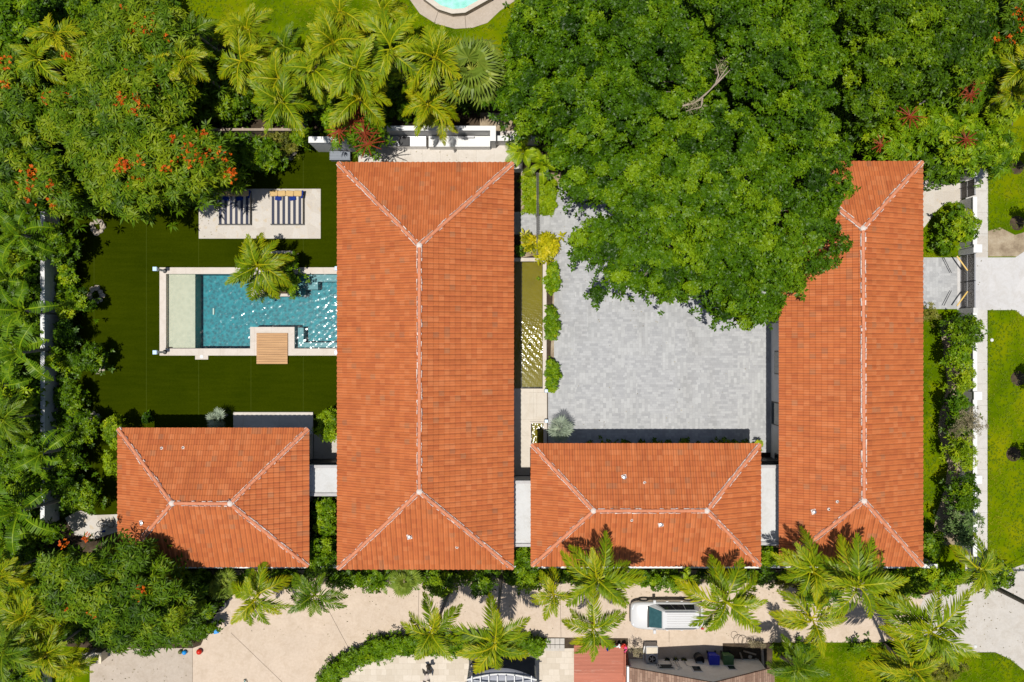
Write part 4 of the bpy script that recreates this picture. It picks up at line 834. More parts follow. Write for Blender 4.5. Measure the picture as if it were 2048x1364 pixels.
# ------------------------------------------------------------------ driveway things, car, neighbours
def car():
    cx, cy, _ = G(1335, 1232, .9); r = thing('parked_car', 'white seven seat people carrier parked on the beige driveway', 'car', (cx, cy, 0))
    # stations along x (front is west, negative x): (x, half width, sill z, shoulder z)
    st = [(-2.52, .62, .40, .62), (-2.42, .80, .30, .74), (-2.15, .92, .24, .86), (-1.6, .97, .22, .96), (-.95, .985, .22, 1.03), (0, .99, .22, 1.05), (1.2, .985, .22, 1.06), (2.0, .96, .24, 1.05), (2.40, .88, .30, 1.0), (2.52, .74, .42, .92)]
    vs = []; fs = []
    for x, hw, z0, z1 in st:
        sec = [(-hw*.92, z0), (-hw, z0+.18), (-hw, z1-.18), (-hw*.94, z1-.03), (-hw*.72, z1+.03), (0, z1+.06), (hw*.72, z1+.03), (hw*.94, z1-.03), (hw, z1-.18), (hw, z0+.18), (hw*.92, z0)]
        vs += [(cx+x, cy+y, z) for y, z in sec]
    k = 11
    for i in range(len(st)-1):
        for j in range(k): a = i*k+j; b_ = i*k+(j+1) % k; fs.append((a, a+k, b_+k, b_))
    fs += [tuple(range(k)), tuple(range((len(st)-1)*k+k-1, (len(st)-1)*k-1, -1))]
    m = MB().add(vs, fs); body = m.build('body', 'car_paint', r, smooth=True, bevel=.0)
    md = body.modifiers.new('sub', 'SUBSURF'); md.levels = 1; md.render_levels = 2
    # cabin: lower outline -> roof outline
    low = [(-1.30, .74), (-.95, .86), (1.9, .86), (2.28, .72)]; hi = [(-.52, .60), (-.35, .66), (1.75, .66), (1.98, .58)]
    def q(x0, y0, z0, x1, y1, z1, x2, y2, z2, x3, y3, z3, name, mat, par, off=.0):
        P = [Vector((cx+a, cy+b_, c)) for a, b_, c in ((x0, y0, z0), (x1, y1, z1), (x2, y2, z2), (x3, y3, z3))]; n = (P[1]-P[0]).cross(P[3]-P[0]).normalized()*.012
        mm = MB().add([p+n for p in P]+[p-n for p in P], [(0, 1, 2, 3), (7, 6, 5, 4), (0, 4, 5, 1), (1, 5, 6, 2), (2, 6, 7, 3), (3, 7, 4, 0)]); return mm.build(name, mat, par)
    ZL, ZR = 1.03, 1.68
    m = MB(); ring0 = [(-1.36, -.74), (-1.36, .74), (-.95, .87), (1.95, .87), (2.30, .70), (2.30, -.70), (1.95, -.87), (-.95, -.87)]
    ring1 = [(-.50, -.58), (-.50, .58), (-.34, .64), (1.80, .64), (2.02, .55), (2.02, -.55), (1.80, -.64), (-.34, -.64)]
    ring2 = [(x*.97+.02, y*.90) for x, y in ring1]
    vs = [(cx+x, cy+y, ZL-.06) for x, y in ring0]+[(cx+x, cy+y, ZR) for x, y in ring1]+[(cx+x, cy+y, ZR+.06) for x, y in ring2]
    fs = [(i, i+8, (i+1) % 8+8, (i+1) % 8) for i in range(8)]+[(i+8, i+16, (i+1) % 8+16, (i+1) % 8+8) for i in range(8)]+[tuple(range(16, 24))[::-1], tuple(range(8))]
    m.add(vs, fs); cab = m.build('roof', 'car_paint', r, smooth=False, bevel=.03)
    def lerp(a, b_, t, o=.0): return tuple(a[i]+(b_[i]-a[i])*t for i in range(2))
    def pane(i, j, t0, t1, s0, s1, name, mat, par=r):
        A, B = ring0[i], ring0[j]; C, D = ring1[j], ring1[i]; pts = []
        for s_, t_ in ((s0, t0), (s1, t0), (s1, t1), (s0, t1)):
            lo = lerp(A, B, s_); hi_ = lerp(D, C, s_); p = lerp(lo, hi_, t_); pts.append((cx+p[0], cy+p[1], (ZL-.06)+(ZR-ZL+.06)*t_))
        P = [Vector(p) for p in pts]; c = Vector((cx+.6, cy, 1.2)); n = (P[1]-P[0]).cross(P[3]-P[0]).normalized()
        if n.dot(P[0]-c) < 0: n = -n; P = P[::-1]
        V = [p+n*.016 for p in P]+[p-n*.01 for p in P]
        return MB().add(V, [(0, 1, 2, 3), (7, 6, 5, 4), (0, 4, 5, 1), (1, 5, 6, 2), (2, 6, 7, 3), (3, 7, 4, 0)]).build(name, mat, par)
    pane(0, 1, .06, .97, .01, .99, 'windscreen', 'car_glass'); pane(4, 5, .2, .85, .08, .92, 'rear_window', 'car_dark_glass')
    for a, b_ in ((2, 3), (7, 6)):
        for s0, s1 in ((.06, .36), (.38, .67), (.69, .95)): pane(a, b_, .16, .88, s0, s1, 'side_window', 'car_dark_glass')
    for sg in (-1, 1):
        MB().tube([(cx-.35, cy+sg*.56, 1.76), (cx-.2, cy+sg*.56, 1.81), (cx+1.6, cy+sg*.56, 1.81), (cx+1.8, cy+sg*.55, 1.76)], .03, 8).build('roof_rail', 'gate_rail', r)
        MB().box(cx-1.42, cy-.72, 1.065, cx-1.30, cy+.72, 1.085).build('wiper_cowl', 'black_plastic', r) if sg > 0 else None
        MB().box(cx-1.02, cy+sg*.90, .98, cx-.82, cy+sg*1.16, 1.14).build('wing_mirror', 'car_paint', r, bevel=.04)
        MB().box(cx-2.40, cy+sg*.52-.16, .66, cx-2.16, cy+sg*.62+.12, .80, rot=-sg*.5).build('headlight', 'head_light', r, bevel=.03)
        MB().box(cx+2.28, cy+sg*.80-.08, .80, cx+2.46, cy+sg*.80+.08, 1.10).build('tail_light', 'tail_light', r, bevel=.03)
        for x in (-1.55, 1.50):
            t = MB(); seg = 24; w_ = r; vs = []
            for yy, rr in ((-.12, .30), (-.11, .34), (.11, .34), (.12, .30)): vs += [(cx+x+rr*math.cos(6.2832*k_/seg), cy+sg*.88+yy, .35+rr*math.sin(6.2832*k_/seg)) for k_ in range(seg)]
            t.add(vs, [(i*seg+j, i*seg+(j+1) % seg, (i+1)*seg+(j+1) % seg, (i+1)*seg+j) for i in range(3) for j in range(seg)]+[tuple(range(seg))[::-1], tuple(range(3*seg, 4*seg))])
            wo = t.build('wheel', 'rubber', r, smooth=False)
            t = MB(); vs = []
            for yy, rr in ((sg*.121, .22), (sg*.13, .20)): vs += [(cx+x+rr*math.cos(6.2832*k_/12), cy+sg*.88+yy, .35+rr*math.sin(6.2832*k_/12)) for k_ in range(12)]
            t.add(vs, [(j, (j+1) % 12, 12+(j+1) % 12, 12+j) for j in range(12)]+[tuple(range(12, 24))]); t.build('rim', 'steel', wo)
        for x in (-.1, .9): MB().box(cx+x, cy+sg*.985, .86, cx+x+.16, cy+sg*1.01, .89).build('door_handle', 'steel', r)
    m = MB()
    for i in range(6): y = cy-.40+.16*i; m.box(cx-.2, y-.012, 1.742, cx+1.7, y+.012, 1.752)
    m.build('roof_ribs', 'fascia_grey', cab); m = MB(); m.box(cx-2.56, cy-.5, .42, cx-2.47, cy+.5, .58); m.build('grille', 'black_plastic', r, bevel=.02)
car()
def ball(px, py, r_, mat, label, cat='ball'):
    x, y, _ = G(px, py); q = [(max(.01, r_*math.sin(math.pi*i/10)), r_-r_*math.cos(math.pi*i/10)) for i in range(11)]
    return tag(MB().lathe((x, y, .03), q, 16).build('toy_ball', mat, smooth=True), label, cat, 'play balls on the driveway')
ball(362.5, 1302, .15, 'toy_olive', 'olive play ball beside the bright blue one at the driveway slab edge'); ball(371, 1303, .16, 'toy_blue', 'bright blue play ball between the olive and the red ball'); ball(401, 1301, .20, 'toy_red', 'red play ball lying right of the other two on the beige driveway')
x, y, _ = G(432, 1261); r = thing('toy_spade', 'blue toy shovel with yellow handle on the driveway by the bushes', 'toy', (x, y, .03)); MB().box(x-.18, y-.2, .035, x+.18, y+.2, .12, rot=.25).build('blade', 'toy_blue', r, bevel=.03); MB().tube([(x-.06, y+.18, .08), (x-.12, y+.42, .1)], .05, 8).build('handle', 'toy_yellow', r)
x, y, _ = G(491, 1362); r = thing('kick_scooter', 'teal scooter lying on the beige driveway at the bottom edge', 'scooter', (x, y, .03))
MB().tube([(x-.1, y-.3, .1), (x-.05, y-.05, .1), (x+.02, y+.12, .12)], .03).build('deck', 'teal_metal', r); MB().tube([(x-.1, y+.12, .14), (x+.05, y+.16, .14), (x+.14, y+.02, .1), (x+.08, y-.25, .1)], .022).build('handlebar', 'rubber', r)
x, y, _ = G(438, 1202); r = thing('round_planter', 'dark round tub partly hidden behind the orange tree at the driveway corner', 'tub', (x, y, 0)); MB().lathe((x, y, 0), [(.55, 0), (.66, .5), (.70, .55), (.62, .56), (.58, .3), (.02, .29)], 28).build('tub', 'black_plastic', r, smooth=False); MB().rock((x, y-.05, .42), .38, 3).build('soil', 'soil', r)
x, y, _ = G(190, 1312, .6); r = thing('utility_box', 'cream utility box at the end of the old concrete slab', 'utility box', (x, y, 0)); MB().box(x-.62, y-.3, 0, x+.62, y+.36, 1.0).build('housing', 'cream_box', r, bevel=.02); MB().box(x-.66, y-.34, 1.002, x+.66, y+.40, 1.06).build('lid', 'cream_box', r, bevel=.01)
# sculpture-like dried metal plant on the travertine
x, y, _ = G(857, 1332); r = thing('garden_sculpture', 'dark bronze winged sculpture on the travertine patio', 'sculpture', (x, y, .045)); m = MB()
m.lathe((x, y, .045), [(.18, 0), (.12, .1), (.05, .7), (.09, 1.1), (.02, 1.3)], 10); m.build('stem', 'bronze', r)
for a_, L_ in ((60, .5), (20, .42), (150, .4), (255, .95), (285, .8), (200, .3)):
    a_ = R(a_); d = Vector((math.cos(a_), math.sin(a_), 0)); s_ = Vector((-d.y, d.x, 0))*.13; t = Vector((x, y, 1.15)); e = t+d*L_+Vector((0, 0, -.25)); q = t+d*L_*.55+Vector((0, 0, .1))
    MB().add([t, q+s_, e, q-s_, t-Vector((0, 0, .03)), q+s_-Vector((0, 0, .03)), e-Vector((0, 0, .03)), q-s_-Vector((0, 0, .03))], [(0, 3, 2, 1), (4, 5, 6, 7), (0, 1, 5, 4), (1, 2, 6, 5), (2, 3, 7, 6), (3, 0, 4, 7)]).build('wing', 'bronze', r)
# garden canopy on a dark rug
cv = thing('garden_canopy', 'arched grey fabric canopy with white slats over a dark rug at the bottom edge', 'canopy', G(1004, 1375))
MB().gbox(938, 1311, 1070, 1420, .047, .075).build('rug', 'dark_rug', cv)
m = MB(); a = G(934, 1357, 2.3); c = G(1073, 1357, 2.3); X0, X1, Y = a[0], c[0], a[1]; n = 14; vs = []
for yy, k_ in ((Y+.62, 1), (Y-.05, 1), (Y-1.6, 1)):
    for i in range(n+1): t = i/n; vs.append((X0+(X1-X0)*t, (Y+.02+.72*math.sin(math.pi*t)) if yy > Y else yy, 2.25+(0 if yy > Y else .0)+.45*math.sin(math.pi*t)*(.3 if yy > Y else 1)))
m.add(vs, [(r_*(n+1)+i, (r_+1)*(n+1)+i, (r_+1)*(n+1)+i+1, r_*(n+1)+i+1) for r_ in range(2) for i in range(n)]); o = m.build('fabric', 'awning_grey', cv, smooth=True); md = o.modifiers.new('thick', 'SOLIDIFY'); md.thickness = .02
for yy, z_ in ((Y-.05, 2.75), (Y-1.4, 2.75)): MB().box(X0-.1, yy-.04, z_, X1+.1, yy+.04, z_+.1).build('beam', 'white_paint', cv)
for i in range(8):
    x_ = X0+.35+(X1-X0-.7)*i/7; MB().box(x_-.03, Y-1.6, 2.852, x_+.03, Y+.42, 2.90).build('rafter', 'white_paint', cv)
arc = [(X0+(X1-X0)*i/14, Y+.04+.40*math.sin(math.pi*i/14), 2.62) for i in range(15)]; MB().tube(arc, .06, 8).build('arched_rim', 'white_paint', cv)
for x_ in (X0+.05, X1-.05):
    for yy in (Y-.05, Y-1.4): MB().tube([(x_, yy, .07), (x_, yy, 2.75)], .05, 8).build('post', 'white_paint', cv)
x, y, _ = G(945, 1330); r = thing('patio_lamp', 'small round lamp on a stem at the corner of the dark rug', 'lamp', (x, y, .075)); MB().lathe((x, y, .075), [(.12, 0), (.03, .05), (.03, .6), (.14, .62), (.14, .85), (.05, .9)], 14).build('lamp_body', 'fascia_grey', r)
# red deck
rd = thing('timber_deck', 'weathered red timber deck with potted flowers at its corner', 'deck', G(1203, 1320)); a = G(1148, 1292, .35); c = G(1256, 1348, .35); m = MB(); n = 20
for i in range(n): y0_ = a[1]+(c[1]-a[1])*i/n; y1_ = a[1]+(c[1]-a[1])*(i+1)/n; m.box(a[0], y1_+.006, .30, c[0], y0_-.006, .345)
m.build('boards', 'red_deck', rd); m = MB(); m.box(a[0]+.02, c[1]-2, .03, c[0]-.02, c[1]-.01, .12); m.box(a[0], a[1], .03, c[0], a[1]+.03, .30); m.box(c[0]-.32, c[1], .50, c[0]-.26, a[1]-.3, .95); m.build('lower_step', 'red_deck', rd)
m = MB(); m.box(c[0]-.35, c[1]-1.0, .346, c[0]-.20, a[1]-.15, .40); m.box(c[0]-.10, c[1]-1.0, .346, c[0], a[1]-.15, .40); m.build('edge_rail', 'red_deck', rd)
for i, (px, py, mt, lb) in enumerate(((1216, 1297, 'navy_cloth', 'dark blue'), (1228, 1293, 'green_plastic', 'green'), (1238, 1291, 'white_petal', 'white'), (1247, 1291, 'toy_red', 'red'), (1251, 1297, 'pink_petal', 'bright pink'))):
    x, y, _ = G(px, py, .5); r = thing('flower_pot', f'small pot with {lb} blooms on the red deck edge', 'flower pot', (x, y, .35), 'potted flowers on the red deck')
    MB().lathe((x, y, .346), [(.08, 0), (.12, .2), (.10, .2)], 12).build('pot', 'toy_red' if i % 2 else 'black_plastic', r); rg = np.random.default_rng(i+5); P = rg.normal(0, .07, (14, 3))+[x, y, .64]; 
    m = MB(); [m.rock(p, .055, j) for j, p in enumerate(P[:7])]; m.build('blooms', mt, r)
# neighbour's house, gable end towards the driveway
nh = thing('neighbour_house', 'neighbouring house with brown shingle gable at the bottom edge', 'house', (*G(1400, 1345)[:2], 0))
L_ = Vector(G(1257, 1334, 2.6)); Rr = Vector(G(1549, 1335, 2.6)); Ap = Vector(G(1428, 1363, 5.0)); Ap.y = L_.y = Rr.y = min(L_.y, Rr.y); back = Vector((0, -9, 0)); t = Vector((0, 0, -.16))
MB().add([L_, Ap, Rr, L_+back, Ap+back, Rr+back, L_+t, Ap+t, Rr+t, L_+back+t, Ap+back+t, Rr+back+t], [(0, 3, 4, 1), (1, 4, 5, 2), (6, 7, 10, 9), (7, 8, 11, 10), (0, 1, 7, 6), (1, 2, 8, 7), (3, 9, 10, 4), (4, 10, 11, 5), (0, 6, 9, 3), (2, 5, 11, 8)]).build('roof', 'shingle', nh)
wy = L_.y-.45; wl, wr = L_.x+.4, Rr.x-.3; ap_ = Ap.x; zz = 2.5
def rz(x): return 2.6+(5.0-2.6)*((x-L_.x)/(ap_-L_.x) if x < ap_ else (Rr.x-x)/(Rr.x-ap_))-.2
P = [(wl, 0), (wr, 0), (wr, rz(wr)), (ap_, rz(ap_)), (wl, rz(wl))]; MB().add([(x, wy, z) for x, z in P]+[(x, wy-8, z) for x, z in P], [(0, 4, 3, 2, 1)[::-1], (5, 6, 7, 8, 9)[::-1]]+[(i, (i+1) % 5, (i+1) % 5+5, i+5) for i in range(5)]).build('wall', 'bright_plaster', nh)
for px, z0, z1, hw in ((1333, 1.0, 1.8, .55), (1393, 1.3, 2.2, .34), (1464, 1.2, 1.9, .30)):
    x = G(px, 1330)[0]*.97; f, g = MB(), MB(); wall_window(f, g, x, wy, z0, z1, hw, 'x', 1); fo = f.build('window', 'white_paint', nh); g.build('pane', 'window_glass', fo)
MB().box(L_.x-.12, L_.y-8, 2.5, L_.x+.02, L_.y+.1, 2.72).build('gutter', 'white_paint', nh)
struct('pavement', 'driveway_concrete', [(1256, 1277), (1445, 1277), (1445, 1340), (1256, 1340)], .034)
x, y, _ = G(1302, 1306, .5); ac = thing('air_conditioner', 'large outdoor air conditioner with grille and round fan beside the red deck', 'air conditioner', (x, y, .03))
MB().box(x-.42, y-.55, .04, x+.42, y+.62, .88).build('housing', 'fascia_grey', ac, bevel=.04); m = MB()
for i in range(10): q = x-.34+.075*i; m.box(q-.02, y+.08, .882, q+.02, y+.54, .91)
m.build('grille', 'cream_box', ac); MB().lathe((x, y-.25, .882), [(.33, 0), (.33, .05), (.27, .06), (.25, .01)], 24).build('fan_shroud', 'steel', ac)
f = MB().lathe((x, y-.25, .90), [(.24, 0), (.24, .02)], 24).build('fan', 'black_plastic', ac); m = MB()
for k_ in range(5): a_ = k_*1.2566; m.tube([(x, y-.25, .935), (x+.2*math.cos(a_), y-.25+.2*math.sin(a_), .93)], .03, 6)
m.build('blades', 'steel', f); MB().tube([(x-.5, y+.62, .85), (x-.55, y+.3, .8), (x-.52, y-.2, .5), (x-.48, y-.6, .4)], .045, 8).build('pipe', 'white_paint', ac)
for px, mt, lab in ((1425, 'bin_blue', 'blue wheeled recycling bin against the white neighbouring wall'), (1453, 'bin_green', 'dark green wheeled bin beside the blue one')):
    x, y, _ = G(px, 1316, .5); r = thing('wheeled_bin', lab, 'bin', (x, y, .034), 'wheeled bins at the neighbouring wall')
    vs = [(x+sx*.31*k_, y+sy*.34*k_, z) for z, k_ in ((.08, .8), (1.02, 1.08)) for sx, sy in ((-1, -1), (1, -1), (1, 1), (-1, 1))]
    MB().add(vs, [(3, 2, 1, 0), (4, 5, 6, 7)]+[(i, (i+1) % 4, (i+1) % 4+4, i+4) for i in range(4)]).build('body', mt, r, bevel=.03)
    MB().box(x-.36, y-.38, 1.022, x+.36, y+.40, 1.09).build('lid', mt, r, bevel=.03); MB().tube([(x-.25, y+.42, 1.0), (x+.25, y+.42, 1.0)], .025, 8).build('handle', mt, r)
    for sx in (-1, 1): m = MB(); m.tube([(x+sx*.25, y+.28, .13), (x+sx*.31, y+.28, .13)], .10, 14); m.build('wheel', 'rubber', r)
x, y, _ = G(1395, 1312); r = thing('rain_barrel', 'black round drum between the air conditioner and the blue bin', 'drum', (x, y, .034)); MB().lathe((x, y, .034), [(.28, 0), (.33, .3), (.33, .6), (.30, .75), (.28, .75), (.27, .4), (.01, .4)], 24).build('shell', 'black_plastic', r, smooth=False)
for i, (px, mt) in enumerate(((1333, 'rubber'), (1350, 'dark_metal'), (1366, 'black_plastic'))):
    x, y, _ = G(px, 1318); r = thing('plant_pot', ('small dark pot nearest the air conditioner', 'low dark pot in the middle of the three at the wall', 'largest dark pot, next to the black drum')[i], 'pot', (x, y, .034), 'dark pots along the neighbouring wall')
    MB().lathe((x, y, .034), [(.13, 0), (.19+.03*(i == 2), .3), (.21, .32), (.15, .31), (.01, .24)], 16).build('pot', mt, r); rg = np.random.default_rng(i); V, T = rosettes(np.array([[0, 0, .3]]), np.array([[0, 0, 1.]]), np.array([.3]), 9, .25, .06, rg); o = bpy.data.objects.new('leaves', quads_mesh('leaves', V, T, 'leaf_olive')); COL.objects.link(o); o.parent = r
r = thing('wire_coil', 'tangle of dark wire loops lying at the driveway edge', 'wire', (*G(1485, 1278)[:2], .03)); m = MB()
for i in range(6):
    x, y, _ = G(1468+8*i, 1281-(9 if i == 0 else 0)+rn.uniform(-3, 3)); q = rn.uniform(.22, .34); m.tube([(x+q*math.cos(k_*.45), y+q*math.sin(k_*.45)*1.1, .06+.03*i+.02*math.sin(k_)) for k_ in range(15)], .012, 5)
m.build('loops', 'rusty_wire', r)
struct('rubble_bed', 'soil', [(1445, 1286), (1534, 1286), (1534, 1335), (1445, 1335)], .040)
for i, (a_, b_, c, d) in enumerate(((1487, 1302, 1512, 1309), (1480, 1305, 1488, 1328), (1524, 1298, 1526, 1332))):
    p, q = G(a_, b_, .1), G(c, d, .12); tag(MB().tube([p, q], .06 if i < 2 else .1, 6).build('timber_offcut', 'weathered_wood'), ('pale thin board lying flat in the rubble bed', 'short board leaning towards the white wall in the rubble bed', 'thick grey post lying along the right edge of the rubble bed')[i], 'timber', 'timber in the rubble bed')
x, y, _ = G(1520, 1331); tag(MB().tube([(x+.2*math.cos(k_*.42), y+.12*math.sin(k_*.42), .12) for k_ in range(16)], .035, 6).build('hose_ring', 'rubber'), 'small black hoop on the ground beside the white wall', 'hoop')
# neighbour's spa pool at the top edge
sp_ = thing('raised_spa_pool', 'raised octagonal pool with pale green water at the top edge', 'swimming pool', G(912, -30)); O = [(845, -6), (876, 17), (904, 26), (930, 24), (984, -6), (986, -60), (915, -95), (850, -60)]; cxp, cyp = 914, -32
O2 = [(cxp+(a_-cxp)*.86, cyp+(b_-cyp)*.86) for a_, b_ in O]; P1 = GP(O, .7); P2 = GP(O2, .7)
m = MB(); m.prism(P1, .05, .62, [P2]); m.build('wall', 'rock', sp_); q = MB(); P3 = GP([(cxp+(a_-cxp)*1.02, cyp+(b_-cyp)*1.02) for a_, b_ in O], .7); q.prism(P3, .622, .70, [P2]); q.build('coping', 'cream_stone', sp_, bevel=.01)
MB().prism(P2, .06, .25).build('floor', 'neighbour_pool_tile', sp_); MB().prism(P2, .52, .52).build('water', 'neighbour_water', sp_)
for i, (a_, b_) in enumerate(((868, 48), (932, 58))): tag(MB().tube([G(a_, b_, .052), G((876, 930)[i], (24, 30)[i], .052)], .012, 4).build('paving_joint', 'soil'), kind='structure')
# utility pole with wire
x, y, _ = G(1985, 1172); up_ = thing('utility_pole', 'dark utility pole leaning out at the lower right, behind the palm', 'utility pole', (x, y, 0)); MB().tube([(x, y, -.2), (x, y, 11)], [.17, .12], 12).build('pole', 'bark', up_); MB().box(x-1, y-.06, 10.2, x+1, y+.06, 10.32).build('crossarm', 'weathered_wood', up_)
for k_ in (-.9, .9): MB().tube([(x+k_, y, 10.35), (x+k_+9, y+5, 9.8), (x+k_+20, y+11, 10.5)], .02, 5).build('wire', 'rubber', up_)
for i, (px, py) in enumerate(((1950, 1292), (1983, 680))): x, y, _ = G(px, py); tag(MB().lathe((x, y, .01), [(.12, 0), (.12, .06), (.05, .12)], 12).build('lawn_light', 'white_paint'), ('small white disc light on the grey concrete near the corner lawn', 'small white disc light on the sunny lawn right of the pavement')[i], 'light')
x, y, _ = G(1700, 285); tag(MB().lathe((x, y, 0), [(.2, 0), (.26, .5), (.22, .52), (.2, .3), (.01, .3)], 16).build('watering_can', 'green_plastic'), 'green plastic tub in the shade behind the tiled gatehouse', 'tub')
x, y, _ = G(214, 1050); ck = thing('cycle', 'white and blue folded bicycle on the stone path left of the guest house', 'bicycle', (x, y, .03))
for sx in (-1, 1):
    m = MB(); m.tube([(x+sx*.35+.25*math.cos(k_*.42), y+.1+.25*math.sin(k_*.42), .15+.1*math.sin(k_)) for k_ in range(16)], .02, 6); m.build('wheel', 'rubber', ck)
MB().tube([(x-.35, y+.1, .2), (x, y-.25, .4), (x+.35, y+.1, .2), (x-.1, y+.2, .45), (x-.35, y+.1, .2)], .035, 6).build('frame', 'white_paint', ck); MB().box(x-.1, y-.4, .42, x+.12, y-.25, .5).build('saddle', 'navy_cloth', ck, bevel=.02)
print('OBJS', len(bpy.data.objects))

#VEG
# small things along the neighbouring wall
a = G(1376, 1324); c = G(1410, 1331); tag(MB().box(a[0], c[1], .04, c[0], a[1], .75).build('storage_hatch', 'bright_plaster', bevel=.02), 'white low cabinet below the black drum at the neighbouring wall', 'cabinet')
wp = thing('wall_pipes', 'white pipes and cables fixed to the neighbouring wall beside the air conditioner', 'pipes', (*G(1330, 1325)[:2], .2))
for i, px in enumerate((1316, 1322, 1347, 1352, 1357, 1362, 1376)):
    x = G(px, 1330)[0]*.97; MB().tube([(x, wy+.05, .05), (x, wy+.05, 1.2+.2*(i % 3)), (x+.25*(-1)**i, wy+.06, 1.5+.2*(i % 3))], .028, 6).build('pipe', 'white_paint' if i % 2 else 'steel', wp)
bush('dry_plant', 'dark leggy plant in the gap between the red deck and the air conditioner', 'plant', 1272, 1306, 13, 24, 1.2, 'dry', 950)
bush('dry_plant', 'heap of dry brown fronds at the driveway edge beside the wire loops', 'plant', 1515, 1288, 24, 9, .5, 'dry', 951, cr=.25)
for i, (px, py, r_) in enumerate(((1512, 1322, .2), (1500, 1314, .15), (1462, 1312, .14))):
    tag(MB().rock(G(px, py, .12), r_, 60+i).build('rubble_stone', 'rock'), ('largest stone in the rubble bed, nearest the black hoop', 'stone in the middle of the rubble bed', 'small stone at the left side of the rubble bed')[i], 'stone', 'stones in the rubble bed')
# ------------------------------------------------------------------ big trees
T = tree
BIG = dict(k=7, ros=62, elev=(-35, 50), tvar=.22, sp=1.46, gap=.12, tint=.50)
T('shade_tree', 'broad dark green shade tree overhanging the courtyard and the gatehouse roof', 'tree', (1400, 470),
  [(1095, 292), (1180, 300), (1300, 270), (1420, 200), (1500, 215), (1570, 290), (1690, 300), (1712, 372), (1672, 415), (1702, 515), (1640, 565), (1575, 585), (1568, 640), (1480, 655), (1440, 640), (1415, 585), (1330, 590), (1290, 592), (1260, 575), (1200, 612), (1178, 590), (1212, 560), (1200, 530), (1138, 515), (1128, 488), (1165, 450), (1235, 430), (1225, 412), (1150, 400), (1108, 350)],
  6.5, 10.5, .56, 'leaf_deep', 11, .185, .09, r0=.38, dome=150, **BIG)
T('shade_tree', 'broad dark green shade tree left of the fallen branch, reaching the back lawn', 'tree', (1210, 220),
  [(1000, 150), (1040, 40), (1060, -30), (1300, -40), (1380, 30), (1440, 110), (1430, 200), (1380, 240), (1300, 285), (1200, 310), (1100, 300), (1080, 265), (1010, 245), (980, 200)],
  6.5, 10.5, .56, 'leaf_deep', 12, .185, .09, r0=.36, dome=140, **BIG)
T('shade_tree', 'broad dark green shade tree at the top, between the fallen branch and the lighter trees', 'tree', (1530, 190),
  [(1330, -40), (1600, -50), (1680, 40), (1690, 130), (1670, 210), (1700, 290), (1620, 300), (1560, 285), (1500, 215), (1450, 180), (1440, 90), (1390, 20)],
  7, 11, .56, 'leaf_deep', 13, .185, .09, r0=.36, dome=140, **BIG)
T('shade_tree', 'mid green broad tree at the top right above the umbrella trees', 'tree', (1800, 130),
  [(1660, -50), (1960, -50), (2000, 60), (1990, 140), (1930, 175), (1840, 190), (1760, 235), (1700, 270), (1690, 180), (1700, 80)],
  6, 9.5, .56, 'leaf_mid', 14, .185, .09, r0=.3, dome=120, **BIG)
def flame(label, base, poly, zr, zt, seed, spots, gs='orange flower clusters', **kw):
    r, C = T('flame_tree', label, 'flowering tree', base, poly, zr, zt, .62, 'leaf_feather', seed, .36, .085, r0=.30, ret=True, k=9, ros=30, elev=(-20, 30), droop=.35, dome=130, tvar=.2, **kw)
    o0 = world_loc(r); rg = np.random.default_rng(seed)
    for (px, py, sc) in spots:
        # sit just above the nearest leaf clump
        best = min(C, key=lambda c: (c[0]-(px-1024)*S*(H-c[2])/H)**2+(c[1]+(py-682)*S*(H-c[2])/H)**2); z = best[2]+.34
        p = Vector(G(px, py, z)); n = 6+int(sc*6); PP = rg.normal(0, .21*sc, (n, 3))*[1, 1, .5]; V, TT = rosettes(PP, rg.normal(0, .5, (n, 3))+[0, 0, 1], rg.uniform(.0, .8, n), 5, .11, .075, rg, (0, 50))
        o = bpy.data.objects.new('flower_cluster', quads_mesh('flower_cluster', V, TT, 'flower_orange')); COL.objects.link(o); o.parent = r; o.location = p-o0
    return r
sp1 = [(300, 47, 1.2), (274, 60, 1), (294, 66, .8), (333, 76, .8), (280, 85, .8), (247, 19, .9), (262, 145, .8), (316, 162, .7), (300, 170, .6), (132, 107, .8), (238, 200, 1.4), (241, 207, 1.2), (271, 190, .9), (276, 200, .7), (290, 206, .9), (302, 194, .7), (314, 190, .8), (268, 222, .6), (197, 205, .5), (136, 195, .9), (100, 196, .8), (92, 198, .8), (107, 186, .5), (216, 315, .8), (246, 327, 1.1), (254, 331, 1.0), (262, 348, 1.2), (280, 322, .8), (297, 340, .9), (285, 358, .8), (334, 333, .8), (350, 327, .8), (365, 309, .9), (376, 300, 1.1), (382, 315, 1.2), (393, 309, .9), (407, 316, 1.2), (406, 267, 1.1), (396, 282, .9), (448, 312, 1.1), (457, 352, 1.0), (461, 341, .7), (411, 299, .7), (435, 303, .7), (345, 275, .6), (242, 340, .7)]
flame('large flame tree with orange flowers at the upper left over the turf edge', (250, 260),
  [(190, 20), (290, -20), (360, 20), (400, 70), (395, 130), (380, 190), (372, 245), (440, 262), (472, 320), (470, 360), (430, 380), (400, 400), (340, 418), (250, 430), (180, 395), (130, 330), (90, 250), (85, 190), (130, 160), (150, 110), (160, 60)], 5, 8.2, 21, sp1)
sp2 = [(10, 122, 1), (3, 135, .8), (13, 169, .8), (3, 200, .8), (32, 370, 1.5), (54, 342, 1), (66, 345, 1), (92, 357, 1.1), (62, 375, 1), (113, 404, 1.3), (100, 368, .8), (28, 342, .6), (60, 402, .7), (120, 384, .5)]
flame('smaller flame tree with orange flowers at the left edge above the banana plants', (30, 300), [(-50, 100), (40, 90), (80, 130), (80, 200), (95, 270), (140, 340), (170, 400), (130, 430), (60, 425), (10, 400), (-50, 380)], 4.5, 7, 22, sp2)
